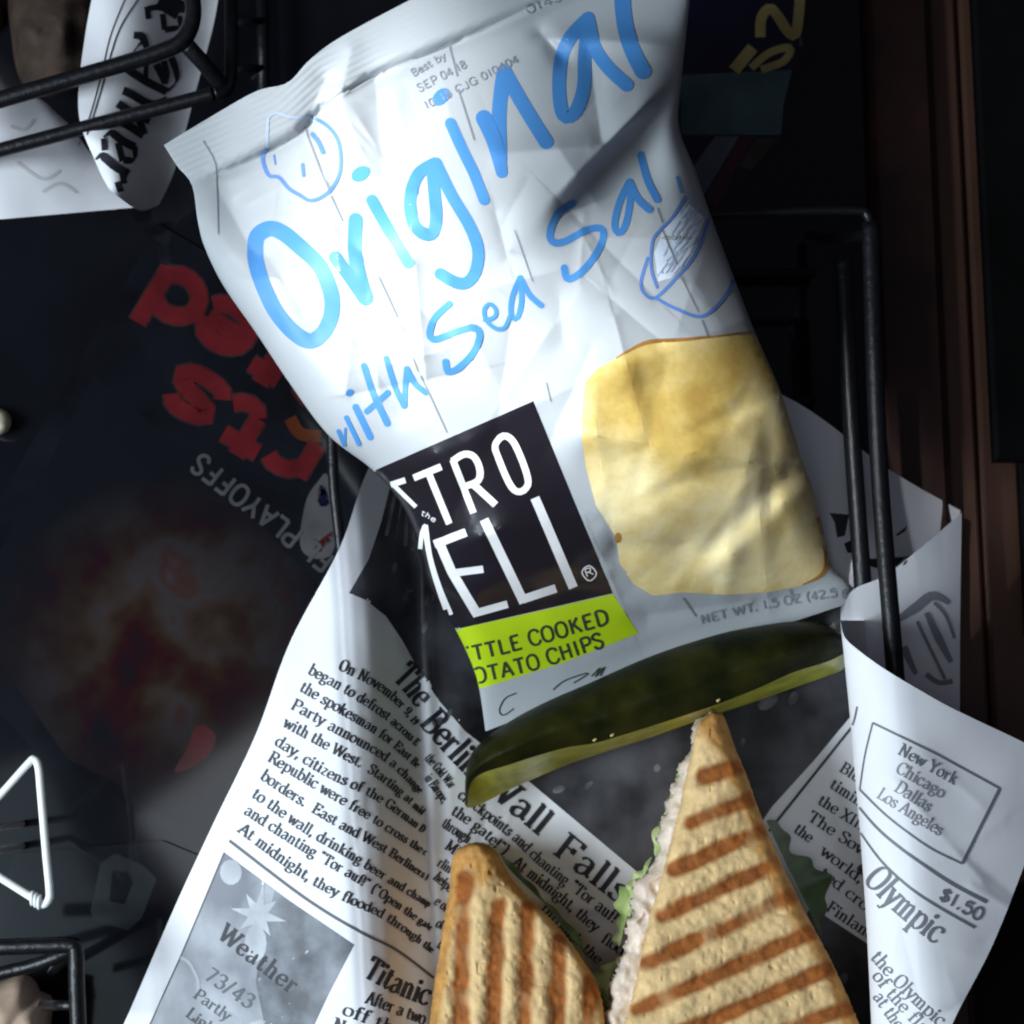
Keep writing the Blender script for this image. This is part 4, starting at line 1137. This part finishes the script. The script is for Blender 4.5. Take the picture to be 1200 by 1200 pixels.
# left half
ll = [(548, 990), (536, 997), (530, 1012), (527, 1045), (521, 1080), (515, 1120), (509, 1160), (504, 1205), (496, 1290)]
lr = [(560, 988), (573, 991), (584, 1003), (594, 1022), (610, 1043), (630, 1063), (652, 1086), (672, 1111), (690, 1138), (703, 1165), (709, 1205), (712, 1290)]
marksL = [((545, 1030), (537, 1290)), ((583, 1062), (575, 1290)), ((618, 1064), (613, 1290)), ((655, 1102), (652, 1290)), ((692, 1150), (687, 1290))]
zfL = lambda X, Y, U, V: .044 + .014 * V + .002 * np.sin(U * 3.14)
mbt, _ = slab(ll, lr, zfL, marksL, 20, crust_fn=lambda X, Y, U, V, ed: np.clip(1.15 - (Y - 990) / 75, 0, 1) + np.clip(1 - ed / 16, 0, 1) * .75 + np.clip(1 - U * 170 / 26, 0, 1) * .6, seed=12)
s2 = thing('sandwich_half', 'grilled sandwich half with upright dark brown marks and blunt golden corner, beside the newsprint crease', 'sandwich', P(610, 1120, .016), 'halves of the grilled sandwich')
mbt.build('top_bread', s2)
mt, _ = slab(off(ll, 6, 6), off(lr, 2, 2), lambda X, Y, U, V: .034 + .011 * V, [], 16, 80, 110, lambda X, Y, U, V, ed: np.zeros(X.shape), .009, 1.0, 15)
for k in range(len(mt.mats)): mt.mats[k] = M['turkey']
mt.build('turkey', s2)
mbb, _ = slab(off(ll, 4, 4), off(lr, -2, 2), lambda X, Y, U, V: .0255 + .0105 * V, [], 16, 80, 110, lambda X, Y, U, V, ed: np.ones(X.shape) * .5, lambda X, Y, U, V: .0150 + 0 * X, 1.0, 18)
mbb.build('bottom_bread', s2)
lt = MB()
frill(lt, [(704, 1160), (712, 1190), (716, 1240)], -14, .042, .044, M['lettuce'], 21, 6)
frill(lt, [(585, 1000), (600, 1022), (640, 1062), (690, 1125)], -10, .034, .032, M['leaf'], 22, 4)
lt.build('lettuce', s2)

# ------------------------------------------------------------------ basket and newsprint at top left
zr = .056
rails = [('rim', [P(-60, 135, zr), P(0, 117, zr), P(120, 82, zr), P(190, 60, zr), P(215, 46, zr), P(226, 22, zr), P(225, -10, zr), P(222, -60, zr)], .0024, True),
         ('side_rail', [P(-60, 192, .046), P(0, 176, .046), P(120, 144, .046), P(205, 122, .046), P(250, 110, .046)], .0021, True),
         ('side_rail', [P(250, 110, .046), P(268, 100, .044), P(271, 40, .044), P(269, -60, .044)], .0020, True),
         ('upright', [P(220, 54, zr), P(238, 74, .052), P(262, 102, .044)], .0024, True),
         ('side_rail', [P(309, 112, .012), P(308, 40, .012), P(306, -60, .012)], .0020, False),
         ('rung', [P(271, 27, .02), P(308, 25, .013)], .0012, False), ('rung', [P(271, 82, .02), P(308, 80, .013)], .0012, False)]
basket('black wire basket at the top left corner with a gothic lettered paper inside', rails)

pap = MB()
g, u, v = coons([(120, -60), (190, -60), (262, -60)], [(128, 222), (162, 246), (186, 240)], [(120, -60), (100, 40), (92, 130), (112, 190), (128, 222)], [(262, -60), (252, 20), (228, 112), (205, 198), (186, 240)], 70, 110)
zz = .047 - .022 * u + .004 * np.sin(u * 5) - .010 * smoothstep(.75, 1, v) + vnoise(g[..., 0], g[..., 1], 60, 51) * .003
pap.grid(PN(g[..., 0], g[..., 1], zz), M['paper'])
g, u, v = coons([(-60, 133), (0, 125), (42, 115), (64, 130)], [(-60, 262), (0, 257), (80, 250), (160, 243)], [(-60, 133), (-62, 200), (-60, 262)], [(64, 130), (84, 150), (108, 183), (130, 215), (160, 243)], 70, 60)
zz = .043 - .020 * u - .004 * v + .003 * np.sin(u * 3.1) + vnoise(g[..., 0], g[..., 1], 50, 52) * .002
pap.grid(PN(g[..., 0], g[..., 1], zz), M['paper'])
tp = Print(pap)
INKB = M['news_ink']
def quill(lines, w=9):
    for pts in lines:
        def nib(t):
            th = np.arctan2(t[:, 1], t[:, 0])
            return 1.5 + (w - 1.5) * np.abs(np.sin(th - 2.2)) ** 1.2
        tp.stroke(pts, 1, INKB, smooth=len(pts) > 2, nib=nib, step=2)
q1 = lambda pts: [(120 + x / 8, y / 8) for x, y in pts]
q2 = lambda pts: [(100 + x / 8, 100 + y / 8) for x, y in pts]
# 'e', 'D', 'i', 'n', 'e', 'r' of the old style title, read downwards
quill([q1([(415, 60), (430, 180)]), q1([(430, 80), (560, 70), (700, 150)]), q1([(560, 130), (580, 280)]), q1([(580, 280), (710, 250), (720, 150)]), q1([(520, 10), (640, 60), (770, 90)]), q1([(560, -60), (760, 60)]),
       q1([(290, 330), (370, 350), (410, 470), (380, 560)]), q1([(240, 560), (330, 430), (380, 390)]), q1([(220, 640), (400, 760), (600, 860)]), q1([(600, 860), (690, 760), (680, 640), (640, 540)]), q1([(410, 560), (400, 740)]), q1([(500, 600), (590, 780)]), q1([(570, 570), (600, 700), (590, 790)]),
       q2([(350, 50), (420, 80), (600, 170), (760, 120)]), q2([(300, 170), (420, 250), (600, 330)]), q2([(330, 340), (430, 400), (540, 470)]), q2([(500, 320), (550, 460)]), q2([(170, 490), (240, 450), (340, 520), (460, 580)]),
       q2([(170, 500), (180, 610)]), q2([(300, 540), (345, 710)]), q2([(350, 700), (450, 690), (460, 570)]), q2([(100, 690), (160, 660), (280, 760), (400, 830)]), q2([(340, 820), (360, 920)]), q2([(300, 900), (330, 1000)]), q2([(390, 780), (370, 860)])], 10)
tp.stroke([(168, -10), (142, 30), (128, 70), (120, 100), (108, 140), (98, 170)], 1.6, INKB); tp.stroke([(150, -10), (130, 40), (118, 90), (104, 140), (92, 170)], 1.3, INKB)
for p in ([(12, 148), (28, 152), (40, 140)], [(20, 190), (50, 210), (70, 200)], [(50, 225), (70, 215), (90, 226)]): tp.stroke(p, 4, mat('show_through', (.62, .62, .64), .6), base=.00008)
n2 = thing('newsprint_paper', 'pale paper with black gothic lettering curling out of the top left wire basket', 'paper', P(130, 150, .01), 'newsprint basket liners')
pap.build('sheet', n2)

def lump(name, poly, z0, hgt, m, label, cat, seed=0):
    p = resample(smooth_line(poly, 8, True), 61)[:-1]; c = p.mean(0)
    k = 16; mb = MB(); pts = np.zeros((k, 61, 3))
    for i in range(k):
        f = i / (k - 1)
        xy = c + (p - c) * math.sin(f * math.pi / 2)
        xy = np.r_[xy, xy[:1]]
        z = z0 + hgt * math.cos(f * math.pi / 2) ** .7 + vnoise(xy[:, 0], xy[:, 1], 18, seed) * .004 * (1 - f ** 4)
        pts[i] = PN(xy[:, 0], xy[:, 1], z)
    mb.grid(pts, m)
    b = [Vector(q) for q in pts[-1][:-1]]
    mb.add(b, [tuple(range(60))[::-1]], m)
    o = mb.build(name); recenter(o)
    return tag(o, label, cat)

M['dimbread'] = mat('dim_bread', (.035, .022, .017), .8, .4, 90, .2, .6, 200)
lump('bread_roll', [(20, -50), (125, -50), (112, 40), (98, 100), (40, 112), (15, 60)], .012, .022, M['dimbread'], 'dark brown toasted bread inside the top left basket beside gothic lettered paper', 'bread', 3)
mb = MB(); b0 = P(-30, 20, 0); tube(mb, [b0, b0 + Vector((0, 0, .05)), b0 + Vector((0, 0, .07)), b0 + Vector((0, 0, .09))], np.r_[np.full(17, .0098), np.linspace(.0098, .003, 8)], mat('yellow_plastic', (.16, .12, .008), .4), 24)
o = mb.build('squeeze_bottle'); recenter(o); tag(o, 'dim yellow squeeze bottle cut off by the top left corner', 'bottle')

# ------------------------------------------------------------------ left edge: white wire holder, small basket, crumb
hz = .05
wh = thing('wire_holder', 'white bent wire triangle of a table holder standing at the left edge', 'holder', P(-10, 980, 0))
mb = MB()
tube(mb, [P(-40, 974, hz), P(0, 932, hz), P(33, 895, hz), P(40, 890, hz), P(45, 899, hz), P(48, 930, hz), P(54, 1000, hz), P(58, 1042, hz), P(57, 1054, hz), P(50, 1060, hz), P(38, 1052, hz), P(0, 1028, hz), P(-40, 1003, hz)], .0011, M['white_wire'], 10)
mb.build('wire_loop', wh)
mb = MB()
for k in range(3):
    c = P(46 - k * 4, 1057 - k * 2.2, hz); ring = []
    for j in range(12):
        a = 2 * math.pi * j / 12; ring.append(c + Vector((.0002 * math.sin(a), .0016 * math.cos(a), .0016 * math.sin(a))))
    tube(mb, ring, .0005, M['white_wire'], 6, closed=True)
mb.build('wire_wrap', wh)
mb = MB(); tube(mb, [P(-40, 974, hz), P(-40, 974, hz) + Vector((0, 0, -.02)), P(-40, 974, hz) + Vector((0, 0, -.049))], .0011, M['white_wire'], 10)
mb.build('leg', wh)
mb = MB(); tube(mb, [P(-40, 1003, hz), P(-40, 1003, hz) + Vector((0, 0, -.02)), P(-40, 1003, hz) + Vector((0, 0, -.049))], .0011, M['white_wire'], 10)
mb.build('leg', wh)

rails = [('rim', [P(-60, 1112, .056), P(0, 1110, .056), P(60, 1108, .056), P(84, 1108, .056), P(89, 1116, .056), P(90, 1160, .056), P(95, 1270, .056)], .0022, True),
         ('side_rail', [P(-60, 1157, .050), P(0, 1141, .050), P(50, 1128, .051), P(84, 1113, .054)], .0018, True),
         ('rung', [P(50, 1178, .040), P(86, 1178, .054)], .0014, False),
         ('upright', [P(86, 1114, .054), P(70, 1130, .028), P(62, 1140, .004)], .0016, True)]
basket('black wire basket corner cut off at the bottom left with a tan napkin in it', rails)
M['tan'] = mat('tan_napkin', (.46, .33, .25), .8, .12, 60, .2, .4, 120)
lump('napkin', [(-50, 1160), (0, 1150), (28, 1142), (42, 1150), (48, 1162), (62, 1170), (58, 1215), (50, 1270), (-50, 1270)], .008, .03, M['tan'], 'crumpled tan paper napkin inside the bottom left wire basket', 'napkin', 8)
lump('bread_crumb', [(-14, 478), (4, 480), (13, 490), (11, 503), (-2, 510), (-16, 505)], .0005, .008, mat('cream', (.62, .54, .40), .6, .1, 200), 'small pale cream crumb at the left edge of the table', 'crumb', 9)

# ------------------------------------------------------------------ wooden bench beside the table
BZ = -.012
bn = thing('wooden_bench', 'reddish brown plank bench alongside the right edge of the table', 'bench', (EX + .1, 0, FZ))
x0 = EX + .0008
xs = [x0] + [P(1161, 780, BZ).x + k * .075 for k in range(4)]
for a, b in zip(xs[:-1], xs[1:]):
    mb = MB(); box(mb, a, b - .0012, -.5, .55, BZ - .022, BZ, M['wood'], .0012); mb.build('plank', bn, False)
for yy in (-.42, .45):
    mb = MB(); box(mb, x0 + .02, xs[-1] - .02, yy, yy + .05, FZ, BZ - .0225, M['edge_wood'], .002); mb.build('leg', bn, False)
def folder(x, y0, y1, label, up=0.0):
    a, b = P(x, y0, BZ), P(x, y1, BZ)
    mb = MB(); box(mb, a.x, a.x + .16, min(a.y, b.y), max(a.y, b.y), BZ + .0004 + up, BZ + .006 + up, M['chair'], .0012)
    o = mb.build('menu_folder', smooth=False); recenter(o); tag(o, label, 'folder', 'black folders on the bench')
folder(1157, -60, 746, 'black folder lying on the wooden bench at the upper right, under a wider added sheet')
folder(1124, -60, 548, 'added black sheet in place of shade on the bench plank at the upper right', .0063)  # added dark sheet, stands in for the unlit upper end of the plank
folder(1058, 1035, 1290, 'black folder behind the rolled newsprint edge at the lower right')
